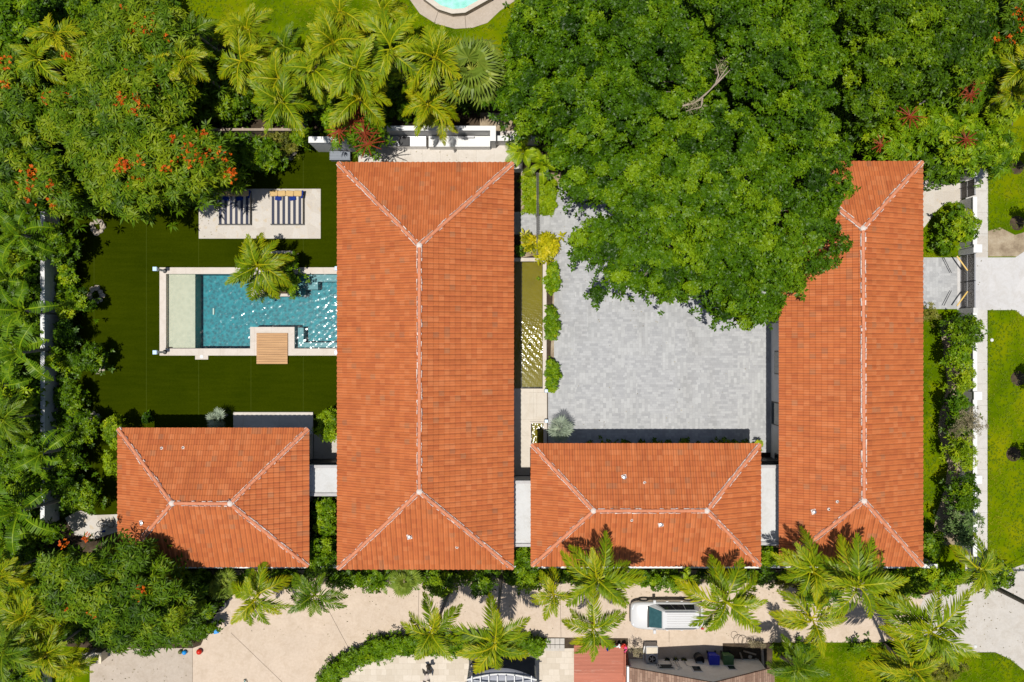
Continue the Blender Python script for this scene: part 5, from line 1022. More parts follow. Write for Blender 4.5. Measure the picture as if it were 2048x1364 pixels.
flame('flame tree with sparse orange flowers at the bottom left beside the guest house', (230, 1180),
  [(80, 1110), (160, 1098), (215, 1102), (262, 1080), (318, 1092), (345, 1140), (368, 1165), (375, 1215), (355, 1270), (330, 1300), (260, 1312), (225, 1300), (190, 1290), (150, 1250), (100, 1220), (75, 1150)], 5, 7.8, 23,
  [(130, 1088, .9), (277, 1202, 1), (299, 1175, .8), (285, 1177, .8), (209, 1213, .9), (180, 1222, .8), (134, 1218, .8), (172, 1075, .5)])
flame('flame tree with orange flowers filling the top right corner', (2030, 70), [(1985, -40), (2120, -40), (2120, 200), (2040, 190), (2000, 130)], 5, 7.5, 24, [(2043, 17, 1.2), (2038, 40, 1), (2045, 70, 1), (2020, 80, .9), (2037, 57, .9), (1993, 80, .8), (1978, 50, .8), (2028, 97, .6), (2046, 30, 1)])
# umbrella trees with red flower spikes
def spikes(parent, px, py, h, n, L, mat, seed):
    rg = random.Random(seed); o0 = world_loc(parent); p = Vector(G(px, py, h)); m = MB()
    for i in range(n):
        a = 6.283*i/n+rg.uniform(-.2, .2); ln = L*rg.uniform(.7, 1.1); d = Vector((math.cos(a), math.sin(a), rg.uniform(.0, .45))); q = p+d*ln*.55; e = p+d*ln-Vector((0, 0, .12))
        m.tube([p, q, e], [.03, .035, .02], 5)
        for k in range(5): t = p.lerp(e, .3+.14*k); m.rock(t+Vector((rg.uniform(-.03, .03), rg.uniform(-.03, .03), .02)), .034, k)
    m.build('flower_spike', mat, parent)
def umbrella(label, cx, cy, rx, ry, h, seed, sps, n=11, style='bright'):
    r = bush('umbrella_tree', label, 'tree', cx, cy, rx, ry, h, style, seed, cr=.42, ros=14, k=11, ln=.30, wd=.075, elev=(-25, 10), droop=.3, tint=.45)
    for i, (px, py, L) in enumerate(sps): spikes(r, px, py, h+.55, n+i % 3, L, 'flower_red', seed*5+i)
    return r
umbrella('umbrella tree with several red flower spikes hanging over the high white wall', 712, 244, 62, 48, 5.6, 31, [(703, 244, .95), (730, 266, .9), (676, 262, .8), (735, 288, 1.05), (712, 225, .7)])
umbrella('umbrella tree with a pink red spike just above the gatehouse roof', 1775, 285, 50, 34, 4.6, 32, [(1762, 289, .75)])
umbrella('umbrella tree with dark red spikes in the shade, left of the other red topped ones', 1825, 240, 48, 42, 5, 33, [(1820, 232, .9)])
umbrella('umbrella tree with red spikes beside the leaning palm stems at the upper right', 1935, 175, 62, 48, 5.2, 34, [(1938, 170, .85), (1940, 190, .6)], style='mid')
umbrella('yellowish umbrella tree without flowers along the pale trunks at the far right', 1975, 110, 45, 62, 5, 35, [], style='lime')
umbrella('umbrella tree with orange red spikes above the small front gate', 1930, 285, 62, 50, 4.8, 36, [(1932, 278, .75)])
umbrella('rounded umbrella tree at the top of the pavement beside the sunny lawn', 1995, 300, 48, 50, 4.2, 37, [])
umbrella('umbrella tree between the two dark red spiked ones', 1880, 245, 46, 40, 4.6, 38, [])
umbrella('low umbrella tree in the gap behind the pedestrian gate', 1885, 320, 48, 34, 3.2, 39, [], style='mid')
umbrella('yellow green umbrella tree nearest the top right lawn corner', 2010, 215, 40, 30, 4.0, 40, [(2003, 180, .4)], style='lime')

# ------------------------------------------------------------------ palms
g1 = 'areca palms along the back boundary'
A = [ # label, px, py, h, r, kind, dead, alt
 ('areca palm at the top left with fronds turned up, above the first orange flowers', 118, 72, 7, 46, 'areca', 0), ('areca palm low at the left edge beneath the top left one', 82, 122, 6.5, 52, 'areca', 1),
 ('areca palm over the flame tree, left of its yellow neighbour', 322, 138, 7.4, 46, 'areca', 0), ('yellow fronded areca palm over the right side of the flame tree', 372, 122, 7.6, 44, 'areca', 1),
 ('small dark areca palm at the lawn edge above the flame tree', 388, 66, 5.5, 42, 'darkp', 0), ('areca palm at the left end of the back row against the lawn', 498, 62, 6.5, 46, 'areca', 0),
 ('bright areca palm on the lawn edge, second from the left of the back row', 486, 122, 7, 58, 'areca', 0), ('areca palm low in the row, its lowest fronds touching the wooden fence', 566, 205, 7.4, 56, 'areca', 2),
 ('areca palm directly above the one touching the wooden fence', 562, 160, 7.2, 52, 'areca', 0), ('dark areca palm casting shade on the lawn edge between two bright ones', 570, 98, 5.6, 50, 'darkp', 0),
 ('areca palm in the middle row left of the red spiked umbrella tree', 627, 142, 7.6, 56, 'areca', 1), ('large bright areca palm standing into the lawn', 668, 90, 7.8, 58, 'areca', 0),
 ('areca palm highest up the picture at the back lawn', 684, 28, 7, 56, 'areca', 0), ('tall areca palm above the red spiked umbrella tree', 712, 140, 8.2, 60, 'areca', 1),
 ('areca palm with drooping fronds among the red flower spikes', 718, 198, 7, 56, 'areca', 0), ('dark small areca palm behind the tall bright ones near the round pool path', 726, 76, 5.6, 42, 'darkp', 0),
 ('tall areca palm with a hanging dead skirt beside the round pool path', 782, 102, 8.4, 66, 'areca', 3), ('areca palm below the curved concrete pool path', 870, 120, 8, 62, 'areca', 1),
 ('small areca palm at the top edge beside the curved pool path', 770, 28, 6, 44, 'areca', 0), ('yellowing areca palm squeezed between two tall ones above the counter', 840, 165, 5.5, 40, 'areca', 1),
 ('young areca palm leaning over the white counter from the left', 855, 212, 6, 48, 'kingy', 0), ('young bright areca palm leaning over the white counter, right one', 884, 238, 4.4, 34, 'kingy', 0)]
for i, (lb, px, py, h, r_, kd, dd) in enumerate(A): palm('areca_palm', lb, px, py, h, r_*1.18, ('king' if kd == 'areca' and i % 3 == 1 else kd), 100+i, nf=9+i % 3, tr=.08, group=g1, dead=dd+i % 2)
palm('areca_palm', 'palm with thin leaning trunks at the right edge of the umbrella trees', 2040, 140, 7, 46, 'areca', 140, nf=11, tr=.07, group=g1)
palm('areca_palm', 'small palm in front of the thin leaning trunks at the upper right', 2018, 188, 5.5, 34, 'areca', 141, nf=9, tr=.07, group=g1)
palm('areca_palm', 'palm head showing through the umbrella trees beside the red spikes', 1950, 140, 6.6, 36, 'darkp', 142, nf=9, tr=.08, group=g1)
palm('fan_palm', 'grey green fan palm with many round leaves beside the big shade tree', 944, 142, 7.2, 78, 'fan', 143, nf=30, tr=.16, spread=.85)
palm('fan_palm', 'silver blue fan palm at the courtyard corner by the entrance step', 1119, 858, 1.7, 34, 'silver', 144, nf=12, tr=.10, spread=.85)
palm('fan_palm', 'small silver fan palm at the edge of the white patio behind the guest house', 436, 838, 1.1, 26, 'silver', 145, nf=10, tr=.08, spread=.85)
palm('coconut_palm', 'young coconut palm with yellow tipped fronds in the pool planter', 517, 533, 3.6, 62, 'king', 146, cat='palm tree', lean=(549, 545), nf=13, tr=.12, dirs=[172, 212, 250, 300, 335, 20, 58, 88, 128], alt='kingy', crownshaft=False)
palm('agave_plant', 'spiky dark rosette at the corner of the pool planter', 528, 582, 1.2, 28, 'darkp', 147, cat='plant', nf=12, tr=.06)
g2 = 'palms along the driveway'
Bp = [('king palm leaning over the driveway below the guest house, with yellow lower fronds', 514, 1192, 5.0, 66, 'king', (528, 1158), 1), ('dark green king palm hanging over the driveway, next to the one with yellow fronds', 630, 1190, 4.4, 58, 'darkp', (636, 1160), 0),
 ('king palm standing over the clipped hedge, left of the two there', 865, 1264, 7.4, 76, 'king', (903, 1172), 0), ('king palm between hedge and grey canopy, with a tall upright frond', 990, 1282, 7.6, 84, 'king', (1003, 1150), 0),
 ('small king palm over the driveway left of the tall one against the courtyard wing', 1106, 1186, 4.4, 56, 'kingy', (1102, 1160), 0), ('tall king palm throwing frond shadows on the roof above the parked car', 1195, 1156, 7.6, 84, 'king', (1193, 1098), 0),
 ('king palm beside the red timber deck', 1186, 1252, 7.2, 70, 'king', (1180, 1170), 0), ('large king palm overhanging the back of the parked car', 1452, 1200, 7.4, 92, 'king', (1440, 1150), 0),
 ('king palm over the lower left corner of the gatehouse roof', 1622, 1142, 6.8, 76, 'king', (1590, 1130), 0), ('large king palm over the bottom edge of the gatehouse roof', 1712, 1170, 7.8, 96, 'king', (1640, 1135), 0),
 ('yellow king palm over the driveway, below the two at the gatehouse roof', 1622, 1238, 7, 74, 'kingy', (1585, 1165), 0), ('largest king palm at the lower right with arching fronds over the grey concrete', 1858, 1258, 8.2, 100, 'king', (1795, 1195), 0),
 ('bright yellow king palm at the bottom edge, below the largest one', 1822, 1338, 7.4, 82, 'kingy', (1768, 1290), 0), ('king palm in front of the utility pole by the pavement end', 1958, 1136, 6.2, 64, 'king', (1915, 1110), 0),
 ('shaded king palm on the small lawn at the bottom edge', 1592, 1334, 5.6, 62, 'darkp', (1560, 1310), 1)]
FD = {0: [162, 172, -122, -110, -75, -45, -30, 32, 97, 80], 1: [190, 215, -98, -60, -28, 0, 70, 135, 160], 2: [98, 40, 48, 172, 150, -28, -120, -105], 3: [88, 8, 38, -33, -90, -100, 195, 160, -125], 5: [68, 130, 155, 5, -10, -38, -58, -140, 22], 6: [92, 28, 5, 178, 148, -130, -113, -52], 7: [98, 108, 24, -3, -42, -52, -115, -140, 172, 60], 8: [138, 82, 200, 160, 20, -60, -110], 9: [112, 160, 142, 68, 30, 8, -55, 92], 10: [195, 176, 60, 18, -85, -70, 130], 11: [130, 145, 195, 75, 3, 35, -55, -110, 168], 12: [150, 190, -12, 75, 110, 170, 35], 13: [143, 80, 2, -65, -80, 215, 30]}
for i, (lb, px, py, h, r_, kd, ln, dd) in enumerate(Bp): palm('king_palm', lb, px, py, h, r_*.85, kd, 200+i, lean=ln, dirs=FD.get(i), nf=(len(FD[i])+3 if i in FD else 11), tr=.11, group=g2, dead=dd+1+i % 2, alt='kingy' if kd == 'king' else None)
g3 = 'palms in the bottom left corner'
for i, (lb, px, py, h, r_, kd) in enumerate([('palm with feathery upright fronds left of the bottom flame tree', 58, 1228, 5.5, 54, 'areca'), ('palm in deep shade at the bottom left edge', 12, 1300, 6.5, 60, 'darkp'), ('palm over the white wall stub at the bottom left', 98, 1304, 5.2, 54, 'areca'), ('small palm left of the cream utility box', 150, 1330, 3, 34, 'areca'), ('palm cut by the left edge between banana plants and corner palms', 6, 1150, 5.5, 46, 'areca'), ('palm against the left wall beside the banana leaves', 14, 838, 5, 50, 'darkp')]):
    palm('areca_palm', lb, px, py, h, r_*1.1, kd, 260+i, nf=14, tr=.08, group=g3)
g4 = 'banana plants along the left edge'
for i, (lb, px, py, h, r_, nf) in enumerate([('banana plant with torn leaves at the left edge, topmost of them', 45, 470, 4, 60, 10), ('banana plant leaning on the white wall at mid height', 50, 620, 4.2, 66, 10), ('banana plant below the wall middle with yellow leaf ribs', 45, 705, 4.4, 72, 11), ('banana plant with long ribs next to the guest house lawn', 42, 1020, 4.8, 78, 11), ('small banana plant by the left edge, between the two largest', 20, 560, 3.4, 50, 8), ('banana plant cut by the left frame edge, level with the lower turf', 8, 770, 4.2, 60, 9), ('banana plant leaning over the white wall beside the guest house', 88, 905, 4.2, 52, 9), ('banana plant at the left edge below the long ribbed one', 15, 1085, 4, 56, 9)]):
    palm('banana_plant', lb, px, py, h, r_*1.15, 'banana', 280+i, cat='banana plant', nf=nf, tr=.12, group=g4)
palm('bird_of_paradise', 'broad leaved plant with lime leaves at the corner of the patio counter', 1046, 305, 2.2, 44, 'bigleaf', 290, cat='plant', nf=14, tr=.05)
palm('bird_of_paradise', 'broad leaved plant between the railing and the shade tree', 1082, 330, 1.6, 38, 'bigleaf', 291, cat='plant', nf=12, tr=.05)
palm('bird_of_paradise', 'dark broad leaved clump under the yellow king palm beside the driveway kerb', 765, 1158, 1.8, 34, 'banana', 292, cat='plant', nf=11, tr=.05)
palm('bird_of_paradise', 'broad leaved clump under the row, right of the parked car', 1375, 1158, 1.9, 34, 'bigleaf', 293, cat='plant', nf=9, tr=.05)
palm('fan_palm', 'green fan palm in shade at the left end of the driveway planting', 452, 1168, 2.0, 34, 'fan', 294, nf=14, tr=.08, spread=.9)
palm('fan_palm', 'green fan palm below the largest house beside a yellow frond', 812, 1158, 2.4, 38, 'fan', 295, nf=14, tr=.08, spread=.9)

# ------------------------------------------------------------------ shrubs
gl = 'shrubs inside the left boundary wall'; gr = 'shrub row along the front pavement'; gd = 'shrubs along the driveway'
Bs = [ # label, cx, cy, rx, ry, h, style, group
 ('large dark rounded shrub over the wall below the smaller flame tree', 102, 482, 44, 44, 3.6, 'mid', gl), ('bright shrub at the wall just below the large dark rounded one', 132, 548, 20, 22, 1.6, 'bright', gl),
 ('loose shrub beside the first stone ring on the turf', 158, 598, 34, 26, 2.4, 'mid', gl), ('orange tinged shrub against the white wall', 128, 622, 22, 20, 1.8, 'lime', gl), ('dark shrub between the two stone rings', 128, 665, 20, 24, 2, 'dark', gl),
 ('loose shrub beside the second stone ring on the turf', 172, 718, 34, 32, 2.5, 'mid', gl), ('low bright shrub at the wall, level with the lower pool lantern', 115, 720, 22, 22, 2.2, 'bright', gl), ('dark shrub with small bright leaves left of the lower turf', 142, 796, 20, 34, 2.2, 'mid', gl),
 ('shrub beside the third stone ring, level with the guest house ridge tip', 168, 852, 34, 30, 2.5, 'mid', gl), ('dark bushy shrub filling the strip left of the guest house', 138, 905, 28, 34, 2.2, 'mid', gl), ('shrub left of the stone path beside the guest house', 165, 995, 36, 30, 2.6, 'mid', gl), ('dark shrub between the last two light ones along the wall', 130, 955, 22, 26, 2.2, 'dark', gl),
 ('light green feathery shrub touching the left eave of the guest house', 226, 868, 18, 36, 2.6, 'lime', None), ('lime shrub below the feathery one at the guest house eave', 218, 930, 16, 24, 2.4, 'lime', None), ('grey thorny shrub below the wooden fence', 562, 285, 44, 26, 1.4, 'olive', None), ('dark shrub left of the grey thorny one', 518, 312, 42, 34, 2.6, 'mid', None), ('green shrub at the left end of the high white wall', 600, 270, 24, 22, 1.8, 'mid', None), ('small round shrub in the grass at the wooden fence end', 470, 300, 30, 34, 2.8, 'dark', None),
 ('glossy shrub filling the pool planter behind the coconut palm', 573, 524, 20, 20, 2.3, 'bright', None), ('lower glossy shrub in the pool planter beside the spiky rosette', 577, 564, 17, 26, 1.9, 'bright', None),
 ('spreading dark shrub under the first flame tree at the terrace', 392, 388, 34, 22, 3.5, 'mid', None),
 ('clipped lime shrub in the passage beside the largest house', 658, 850, 24, 32, 1.6, 'lime', None), ('large feathery light green shrub below the flat roof by the guest house', 652, 1035, 26, 44, 3, 'mid', None), ('feathery shrub at the lower corner between guest house and largest house', 640, 1110, 34, 44, 3.2, 'mid', None),
 ('shrub in the gap between largest house and courtyard wing', 1045, 1118, 20, 34, 2.8, 'mid', None), ('shrub in the gap left of the gatehouse', 1540, 1122, 20, 34, 2.8, 'mid', None),
 ('long clipped hedge piece beside the pond, nearest the palm like croton', 1105, 556, 13, 29, .9, 'hedge', 'clipped hedges beside the pond'), ('long clipped hedge piece beside the pond, middle one', 1104, 646, 12, 35, .9, 'hedge', 'clipped hedges beside the pond'), ('long clipped hedge piece beside the pond, nearest the entrance step', 1105, 751, 13, 31, .9, 'hedge', 'clipped hedges beside the pond'),
 ('yellow croton right of the black railing end', 1093, 493, 22, 24, 1.1, 'croton', None), ('smaller yellow croton left of the black railing end', 1062, 484, 13, 17, .9, 'croton', None), ('dark green ground shrub under the largest house eave by the pond', 1042, 500, 9, 16, .8, 'mid', None),
 ('round olive shrub island partly under the shade tree', 1342, 572, 42, 34, 1.3, 'bright', None),
 ('round thick shrub inside the front wall, below the small gate', 1924, 450, 37, 38, 2.8, 'bright', gr), ('low ball shrub left of the thick round one', 1882, 487, 22, 20, 1.2, 'bright', gr), ('brownish round shrub at the driveway gate corner', 1862, 628, 18, 18, 1.4, 'olive', gr), ('dark small tree shrub above the stone path at the gate', 1900, 345, 26, 22, 1.8, 'dark', gr),
 ('spreading shrub below the driveway gate, topmost of the long row', 1928, 660, 46, 28, 3, 'mid', gr), ('dense shrub in the row, second below the driveway gate', 1918, 715, 30, 30, 2.9, 'bright', gr), ('yellow green shrub just above the first gap in the row', 1926, 762, 26, 24, 2.6, 'lime', gr), ('dark shrub just below the first gap in the row', 1912, 812, 32, 24, 3, 'dark', gr),
 ('half bare grey brown shrub in the middle of the row', 1924, 850, 46, 36, 3, 'dry', gr), ('dark shrub under the half bare grey one', 1916, 846, 28, 28, 2.4, 'mid', gr), ('shrub with pointed shoots above the second gap in the row', 1922, 905, 32, 32, 3, 'lime', gr), ('tall pointed shrub below the second gap in the row', 1926, 985, 38, 36, 3.1, 'mid', gr), ('blue green shrub dotted with pale flowers at the lower end of the row', 1922, 1052, 46, 36, 3, 'blue', gr),
 ('dark shrub at the gatehouse corner beneath the blue green one', 1868, 1090, 24, 34, 2, 'mid', gr), ('broad low hedge mound between gatehouse corner and grey concrete', 1832, 1158, 60, 36, 1.6, 'bright', gr), ('rounded hedge end next to the grey concrete drive', 1985, 1150, 42, 30, 1.8, 'mid', gr), ('low hedge mound beside the largest king palm', 1772, 1190, 22, 36, 1.5, 'mid', gr), ('hedge mound between the pole palm and the broad low mound', 1902, 1160, 34, 26, 1.7, 'bright', gr),
 ('round shrub beside the corner lawn at the bottom right', 1890, 1335, 40, 34, 2, 'olive', None), ('bright shrub at the foot of the bright yellow king palm', 1880, 1300, 22, 18, 1.5, 'mid', None), ('flat shrub strip at the top left corner of the small lower lawn', 1585, 1298, 40, 14, .9, 'mid', None), ('clipped shrub block on the small lower lawn right side', 1726, 1296, 22, 14, .8, 'mid', None),
 ('dark leafy shrub beside the orange tree, touching the driveway edge', 402, 1235, 28, 50, 2, 'mid', gd), ('shrub in the shade below the guest house, left end', 405, 1165, 34, 22, 1.8, 'dark', gd), ('shrub right of the king palm with yellow lower fronds', 580, 1158, 26, 16, 1.6, 'mid', gd), ('green shrub right below the gap of guest house and largest house', 690, 1160, 40, 20, 2, 'mid', gd), ('loose shrub hanging over the kerb below the largest house', 735, 1172, 26, 22, 2.2, 'mid', gd), ('leafy shrub below the largest house beside the first bent palm trunk', 880, 1165, 32, 26, 2.4, 'mid', gd), ('loose shrub between the two bent palm trunks', 965, 1176, 26, 26, 2.4, 'mid', gd), ('shrub right of the second bent palm trunk', 1060, 1160, 26, 28, 2.4, 'mid', gd),
 ('shrub above the nose of the parked car', 1300, 1165, 20, 20, 2, 'bright', gd), ('dark shrub above the roof of the parked car', 1345, 1168, 24, 15, 1.8, 'mid', gd), ('shaded shrub left of the tall palm above the car', 1150, 1150, 26, 20, 2, 'mid', gd), ('shrub behind the large palm at the rear of the car', 1500, 1155, 34, 18, 1.8, 'mid', gd), ('shrub cluster under the yellow king palm', 1640, 1185, 44, 30, 2, 'mid', gd), ('olive shrub in the shade of the gatehouse palms', 1580, 1160, 24, 20, 1.6, 'olive', gd), ('shrub left of the silver fan palm patio', 300, 838, 14, 10, .8, 'dark', None),
 ('large leaved shrub at the left edge above the corner palms', 30, 1100, 40, 34, 2.8, 'mid', None), ('bright leaved shrub at the left edge, level with the guest house lawn', 30, 790, 44, 40, 3.2, 'big', None), ('leafy shrub at the left edge below the bright leaved one', 55, 905, 44, 40, 3, 'mid', None), ('leafy shrub at the left edge in front of the wall, above the palm in shade', 70, 960, 34, 28, 2.6, 'bright', None), ('bright shrub at the left edge right below the lawn corner', 35, 520, 40, 34, 2.6, 'bright', None), ('yellow flowering shrub at the far bottom left', 12, 1210, 24, 24, 2.4, 'lime', None), ('dark shrub behind the back fence under the areca palms', 440, 205, 40, 40, 3, 'mid', None), ('leafy shrub between areca trunks left of the red spiked tree', 640, 195, 32, 30, 4, 'mid', None), ('leafy dark shrub between tall areca trunks', 775, 165, 26, 36, 3.5, 'mid', None), ('dark tree crown in the top left corner', 30, 30, 80, 70, 6, 'dark', None), ('mid green shrub at the top edge left of the lawn', 200, 8, 70, 30, 5, 'mid', None), ('leafy shrub under the wall end at the bottom left flame tree', 92, 1066, 28, 26, 3, 'mid', None)]
for i, (lb, cx, cy, rx, ry, h, st, gp_) in enumerate(Bs):
    kw = {}
    if gp_ == gr and cy > 640 and cy < 1070: cx += 6; rx *= .84; kw = dict(ln=.2, elev=(-5, 60))
    if st == 'dark' and rx > 60: kw = dict(cr=.6, ros=40, ln=.25, wd=.12)
    bush('shrub', lb, 'shrub', cx, cy, rx, ry, h, st, 400+i, gp_, **kw)
for i in range(12):
    lb = ['dwarf shrub in the roof shade of the courtyard wing'][0]
    bush('low_shrub', 'low shrub in the strip of roof shade along the courtyard wing wall', 'shrub', 1172+i*28, 888+(i % 3), 13, 8, .7+.1*(i % 2), 'mid', 500+i, 'shrubs in the roof shade', cr=.24, ros=14, ln=.14)
bush('low_shrub', 'sunlit low shrub at the right end of the courtyard wing wall', 'shrub', 1518, 889, 16, 7, .7, 'lime', 540)
# clipped curved hedge
hp = [(626, 1372), (650, 1342), (690, 1310), (740, 1287), (800, 1275), (880, 1274), (1088, 1276), (1088, 1310), (900, 1309), (800, 1309), (740, 1322), (700, 1342), (668, 1372)]
rg = np.random.default_rng(77); V, TT, C = crown(hp, .8, .95, .30, 'leaf_bright', rg, .13, .06, k=6, ros=34, dome=10, sp=.95, gap=0, tint=.42, tvar=.1)
x, y, _ = G(820, 1292); r = thing('clipped_hedge', 'long curved clipped hedge between the beige driveway and the travertine patio', 'hedge', (x, y, 0)); o = bpy.data.objects.new('foliage', quads_mesh('foliage', V-np.array([x, y, 0]), TT, 'leaf_bright')); COL.objects.link(o); o.parent = r
hq = GP([(cxx*.995+5, cyy) for cxx, cyy in hp], .4); MB().prism([(a_, b_) for a_, b_ in GP([(634, 1372), (658, 1342), (696, 1314), (744, 1292), (802, 1280), (880, 1280), (1083, 1282), (1083, 1302), (900, 1302), (800, 1302), (740, 1314), (696, 1336), (662, 1372)], .4)], 0, .62).build('stems', 'soil', r)
# ------------------------------------------------------------------ ground cover (stuff)
def cover(name, label, poly, zr, zt, style, seed, **kw):
    st = dict(STY[style]); st.update(kw); mat = st.pop('mat'); ln = st.pop('ln'); wd = st.pop('wd'); cr = st.pop('cr'); rg = np.random.default_rng(seed)
    V, TT, C = crown(poly, zr, zt, cr, mat, rg, ln, wd, dome=60, **st); o0 = V.reshape(-1, 3).mean(0)*[1, 1, 0]
    o = bpy.data.objects.new(name, quads_mesh(name, V-o0, TT, mat)); COL.objects.link(o); o.location = o0; return tag(o, label, 'ground cover', kind='stuff')
cover('ground_cover', 'bright lime ground cover bed beside the black railing', [(1045, 345), (1112, 360), (1112, 425), (1085, 428), (1048, 424)], .25, .4, 'lime', 601, cr=.22, ros=20, ln=.13, sp=1.0, tvar=.12)
cover('undergrowth', 'dense leafy undergrowth beneath the areca palms at the back boundary', [(380, 60), (440, 95), (520, 130), (620, 110), (760, 90), (850, 80), (960, 110), (990, 200), (940, 220), (780, 245), (640, 258), (500, 240), (390, 245)], .8, 2.2, 'mid', 602, gap=.25, ros=20, tint=.3)
cover('undergrowth', 'tangled leafy undergrowth outside the left boundary wall', [(-60, 430), (82, 430), (88, 700), (88, 1040), (100, 1290), (70, 1400), (-60, 1400)], .8, 2.2, 'mid', 603, gap=.18, ros=22, tint=.35)
cover('undergrowth', 'shady undergrowth inside the left boundary wall', [(112, 440), (140, 520), (150, 600), (145, 700), (150, 800), (155, 930), (140, 1030), (112, 1030)], .3, .9, 'dark', 604, gap=.1, ros=16, ln=.2)
cover('undergrowth', 'undergrowth along the driveway behind the kerb', [(380, 1138), (1850, 1138), (1850, 1166), (1300, 1166), (560, 1166), (440, 1190), (420, 1240), (400, 1290), (180, 1294), (100, 1280), (100, 1100), (300, 1130)], .4, 1.3, 'mid', 605, gap=.22, ros=20, tint=.42)
cover('undergrowth', 'dark undergrowth beneath the flame trees at the upper left', [(-60, -60), (330, -60), (370, 60), (385, 240), (380, 268), (560, 270), (500, 330), (380, 400), (150, 420), (-60, 420)], .8, 3.0, 'dark', 606, gap=.12, ros=20, ln=.22)
cover('undergrowth', 'dark undergrowth beneath the umbrella trees at the upper right', [(1040, -60), (2060, -60), (2060, 190), (1985, 250), (1960, 320), (1850, 335), (1700, 300), (1500, 320), (1120, 330), (1085, 280), (1050, 230), (1010, 150)], .6, 2.2, 'dark', 607, gap=.15, ros=16, ln=.24)
cover('undergrowth', 'green ground cover in the passage between guest house and largest house', [(620, 995), (676, 995), (676, 1135), (620, 1135)], .4, 1.0, 'mid', 608, gap=.1, ros=18)
cover('undergrowth', 'undergrowth between the small lower lawn and the corner lawn', [(1755, 1290), (1838, 1290), (1850, 1400), (1770, 1400)], .4, 1.2, 'mid', 609, gap=.15, ros=20)
for a_, b_ in (((462, 1265), (565, 1364)), ((655, 1216), (698, 1297)), ((838, 1172), (836, 1272)), ((1120, 1172), (1122, 1274)), ((1338, 1262), (1338, 1284)), ((1774, 1225), (1772, 1280))):
    p, q = G(*a_), G(*b_); d = Vector((q[0]-p[0], q[1]-p[1])); n_ = Vector((-d.y, d.x)).normalized()*.012
    tag(MB().prism([(p[0]+n_.x, p[1]+n_.y), (p[0]-n_.x, p[1]-n_.y), (q[0]-n_.x, q[1]-n_.y), (q[0]+n_.x, q[1]+n_.y)], .036, .036).build('driveway_joint', 'rusty_wire'), kind='structure')
rg = np.random.default_rng(9); PP = []
for (x0_, y0_, x1_, y1_, n_, z_) in ((400, 1168, 1830, 1200, 260, .045), (400, 1200, 1830, 1276, 200, .045), (1110, 400, 1555, 660, 220, .035), (1110, 660, 1555, 860, 60, .035), (1845, 1180, 2046, 1300, 120, .05), (1930, 350, 1974, 1120, 90, .06), (200, 1300, 384, 1364, 60, .045), (399, 379, 480, 476, 40, .115), (720, 300, 1000, 325, 30, .06)):
    for i in range(n_*6//10): PP.append(G(rg.uniform(x0_, x1_), rg.uniform(y0_, y1_), z_))
PP = np.array(PP); V, TT = rosettes(PP, rg.normal(0, .15, PP.shape)+[0, 0, 1], rg.uniform(0, 1, len(PP)), 1, .10, .05, rg, (-5, 10), .05)
o = bpy.data.objects.new('fallen_leaves', quads_mesh('fallen_leaves', V, TT, 'leaf_dry')); COL.objects.link(o); tag(o, 'dry leaves scattered over the paving and drives', 'leaf litter', kind='stuff')
leafmat('grass_blade', (.075, .135, .0006), (.12, .185, .0008), (.24, .25, .003), .6)
def grass(label, poly, per, seed):
    rg = np.random.default_rng(seed); q = np.array(poly, float); lo, hi = q.min(0), q.max(0); n = int((hi-lo).prod()*S*S*per); P = lo+rg.random((n, 2))*(hi-lo); P = P[inpoly(P, poly)]
    e = []                                        # ragged tufts along the border as well
    for i in range(len(q)):
        m_ = int(np.linalg.norm(q[i]-q[i-1])/2.2); e.append(q[i-1]+(q[i]-q[i-1])*rg.random((m_, 1))+rg.normal(0, 1.3, (m_, 2)))
    P = np.concatenate([P]+e); W = np.stack([(P[:, 0]-1024)*S, -(P[:, 1]-682)*S, np.full(len(P), .01)], 1); o0 = W.mean(0)*[1, 1, 0]
    t = .45+.30*np.sin(W[:, 0]*1.3+np.sin(W[:, 1]*.9)*2)*np.sin(W[:, 1]*1.1+seed)+rg.normal(0, .08, len(P))
    V, TT = rosettes(W-o0, rg.normal(0, .2, W.shape)+[0, 0, 1], t, 4, .10, .035, rg, (15, 65), .3)
    o = bpy.data.objects.new('grass', quads_mesh('grass', V, TT, 'grass_blade')); COL.objects.link(o); o.location = o0; tag(o, label, 'grass', kind='stuff')
grass('short grass of the back lawn', [(380, -8), (815, -8), (830, 30), (905, 64), (980, 52), (1030, 8), (1058, 10), (1050, 70), (1000, 110), (520, 140), (430, 80), (370, 40)], 26, 1)
grass('sunny grass of the right hand lawn above the drive', [(1976, 255), (2058, 255), (2058, 452), (1976, 460)], 32, 2)
grass('sunny grass of the right hand lawn below the drive', [(1976, 622), (2030, 622), (2058, 640), (2058, 1122), (1990, 1178), (1976, 1130)], 32, 3)
grass('grass strip between the gatehouse and the shrub row', [(1838, 640), (1878, 640), (1886, 700), (1893, 770), (1876, 830), (1874, 870), (1893, 930), (1886, 980), (1870, 1030), (1862, 1085), (1838, 1085)], 32, 4)
grass('grass beside the coral stone path', [(1838, 462), (1850, 456), (1872, 424), (1890, 409), (1918, 406), (1918, 512), (1838, 512)], 32, 5)
grass('grass of the small lower lawn', [(1546, 1286), (1828, 1286), (1828, 1372), (1546, 1372)], 32, 6)
grass('grass of the corner lawn', [(1840, 1307), (1990, 1307), (2020, 1320), (2050, 1345), (2058, 1372), (1840, 1372)], 32, 7)
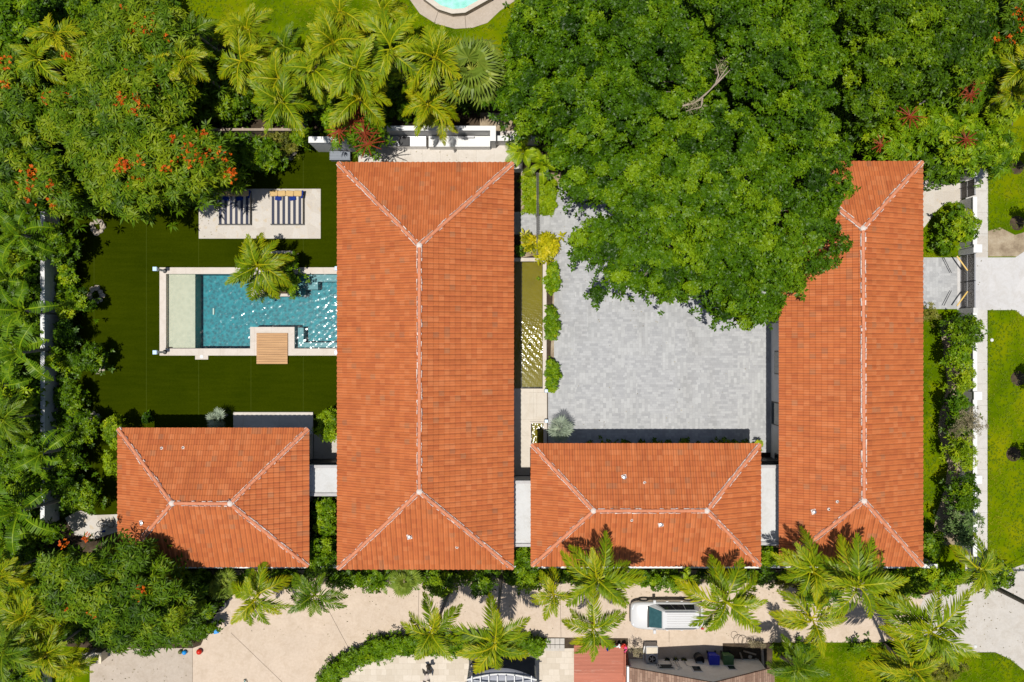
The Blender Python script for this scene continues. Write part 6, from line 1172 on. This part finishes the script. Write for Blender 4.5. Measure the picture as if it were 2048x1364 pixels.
# ------------------------------------------------------------------ stones, saplings, branches
def ring(label, px, py, n, rad, seed, hh=.12):
    r = thing('stone_ring', label, 'stones', G(px, py), 'stone rings around young trees'); rg = random.Random(seed); x, y, _ = G(px, py); m = MB()
    for i in range(n): a_ = 6.283*i/n; MB().rock((x+math.cos(a_)*rad*rg.uniform(.75, 1.1), y+math.sin(a_)*rad*rg.uniform(.75, 1.1), hh*.6), rg.uniform(.14, .24), seed+i).build('stone', 'rock', r, smooth=False)
ring('stone ring on the turf, topmost of the four', 196, 453, 7, .42, 11); ring('stone ring on the turf next to the loose shrub, second from the top', 193, 590, 9, .48, 12); ring('stone ring on the turf, level with the lower pool edge', 196, 730, 8, .42, 13); ring('stone ring on the turf beside the guest house corner', 188, 838, 8, .40, 14); ring('row of stones below the grey thorny shrub', 572, 306, 8, .55, 15)
def sapling(label, px, py, h, seed, rr=24):
    x, y, _ = G(px, py); tag(MB().lathe((x, y, .012), [(.52, 0), (.48, .03), (.1, .05)], 20).build('mulch', 'soil'), kind='structure')
    K = H/(H-h); cx = 1024+(px-1024)*K; cy = 682+(py-682)*K
    tree('sapling', label, 'young tree', (px, py), circ(cx, cy, rr, seed=seed), h*.75, h, .32, 'leaf_mid', seed, .2, .09, r0=.05, group='saplings on the right lawn', dome=rr, ros=18, under=False)
sapling('sapling in a mulch circle at the right edge, topmost', 2033, 334, 3.0, 701); sapling('sapling in a mulch circle just above the bare soil patch', 2034, 446, 3.0, 702); sapling('sapling in a mulch circle at the right edge, level with the pond end', 2036, 757, 3.2, 703); sapling('sapling in a mulch circle at the right edge, lowest of all', 2027, 908, 3.2, 704)
db = thing('fallen_branch', 'pale dead branch lying on top of the big shade trees', 'branch', G(1420, 190, 10.3)); o0 = world_loc(db)
m = MB()
for pts in ([(1365, 212), (1390, 205), (1410, 190), (1430, 170), (1437, 150), (1432, 128)], [(1395, 202), (1420, 180), (1438, 158), (1456, 132)], [(1405, 196), (1402, 214), (1372, 222)], [(1430, 170), (1450, 150), (1460, 140)]):
    m.tube([Vector(G(a_, b_, 10.55+.05*i)) for i, (a_, b_) in enumerate(pts)], [.06]+[.035]*(len(pts)-2)+[.015], 6)
m.build('limb', 'weathered_wood', db); rg = np.random.default_rng(5); PP = np.array([G(a_, b_, 10.6) for a_, b_ in [(1390+rg.normal(0, 12), 212+rg.normal(0, 5)) for i in range(14)]+[(1448+rg.normal(0, 8), 140+rg.normal(0, 10)) for i in range(10)]])
V, TT = rosettes(PP-np.array(o0), rg.normal(0, .5, (24, 3))+[0, 0, 1], rg.uniform(.3, 1, 24), 6, .3, .03, rg); o = bpy.data.objects.new('dry_leaves', quads_mesh('dry_leaves', V, TT, 'leaf_dry')); COL.objects.link(o); o.parent = db
for i, (a_, b_, c, d, h) in enumerate(((1985, 232, 2048, 170, 4), (1992, 236, 2060, 195, 4), (2024, 250, 2023, 180, 5), (1868, 190, 1840, 208, 6.2))):
    tag(MB().tube([G(a_, b_, .3), G((a_+c)/2, (b_+d)/2, h*.6), G(c, d, h)], .05, 6).build('bare_stem', 'palm_bark'), ('leaning bare stem, upper of the pair by the right umbrella trees', 'leaning bare stem, lower of the pair by the right umbrella trees', 'upright bare stem crossing the leaning pair', 'short bare stem lying between the umbrella trees')[i], 'stem', 'bare stems at the upper right')
print('OBJS', len(bpy.data.objects), sum(len(m.polygons) for m in bpy.data.meshes))
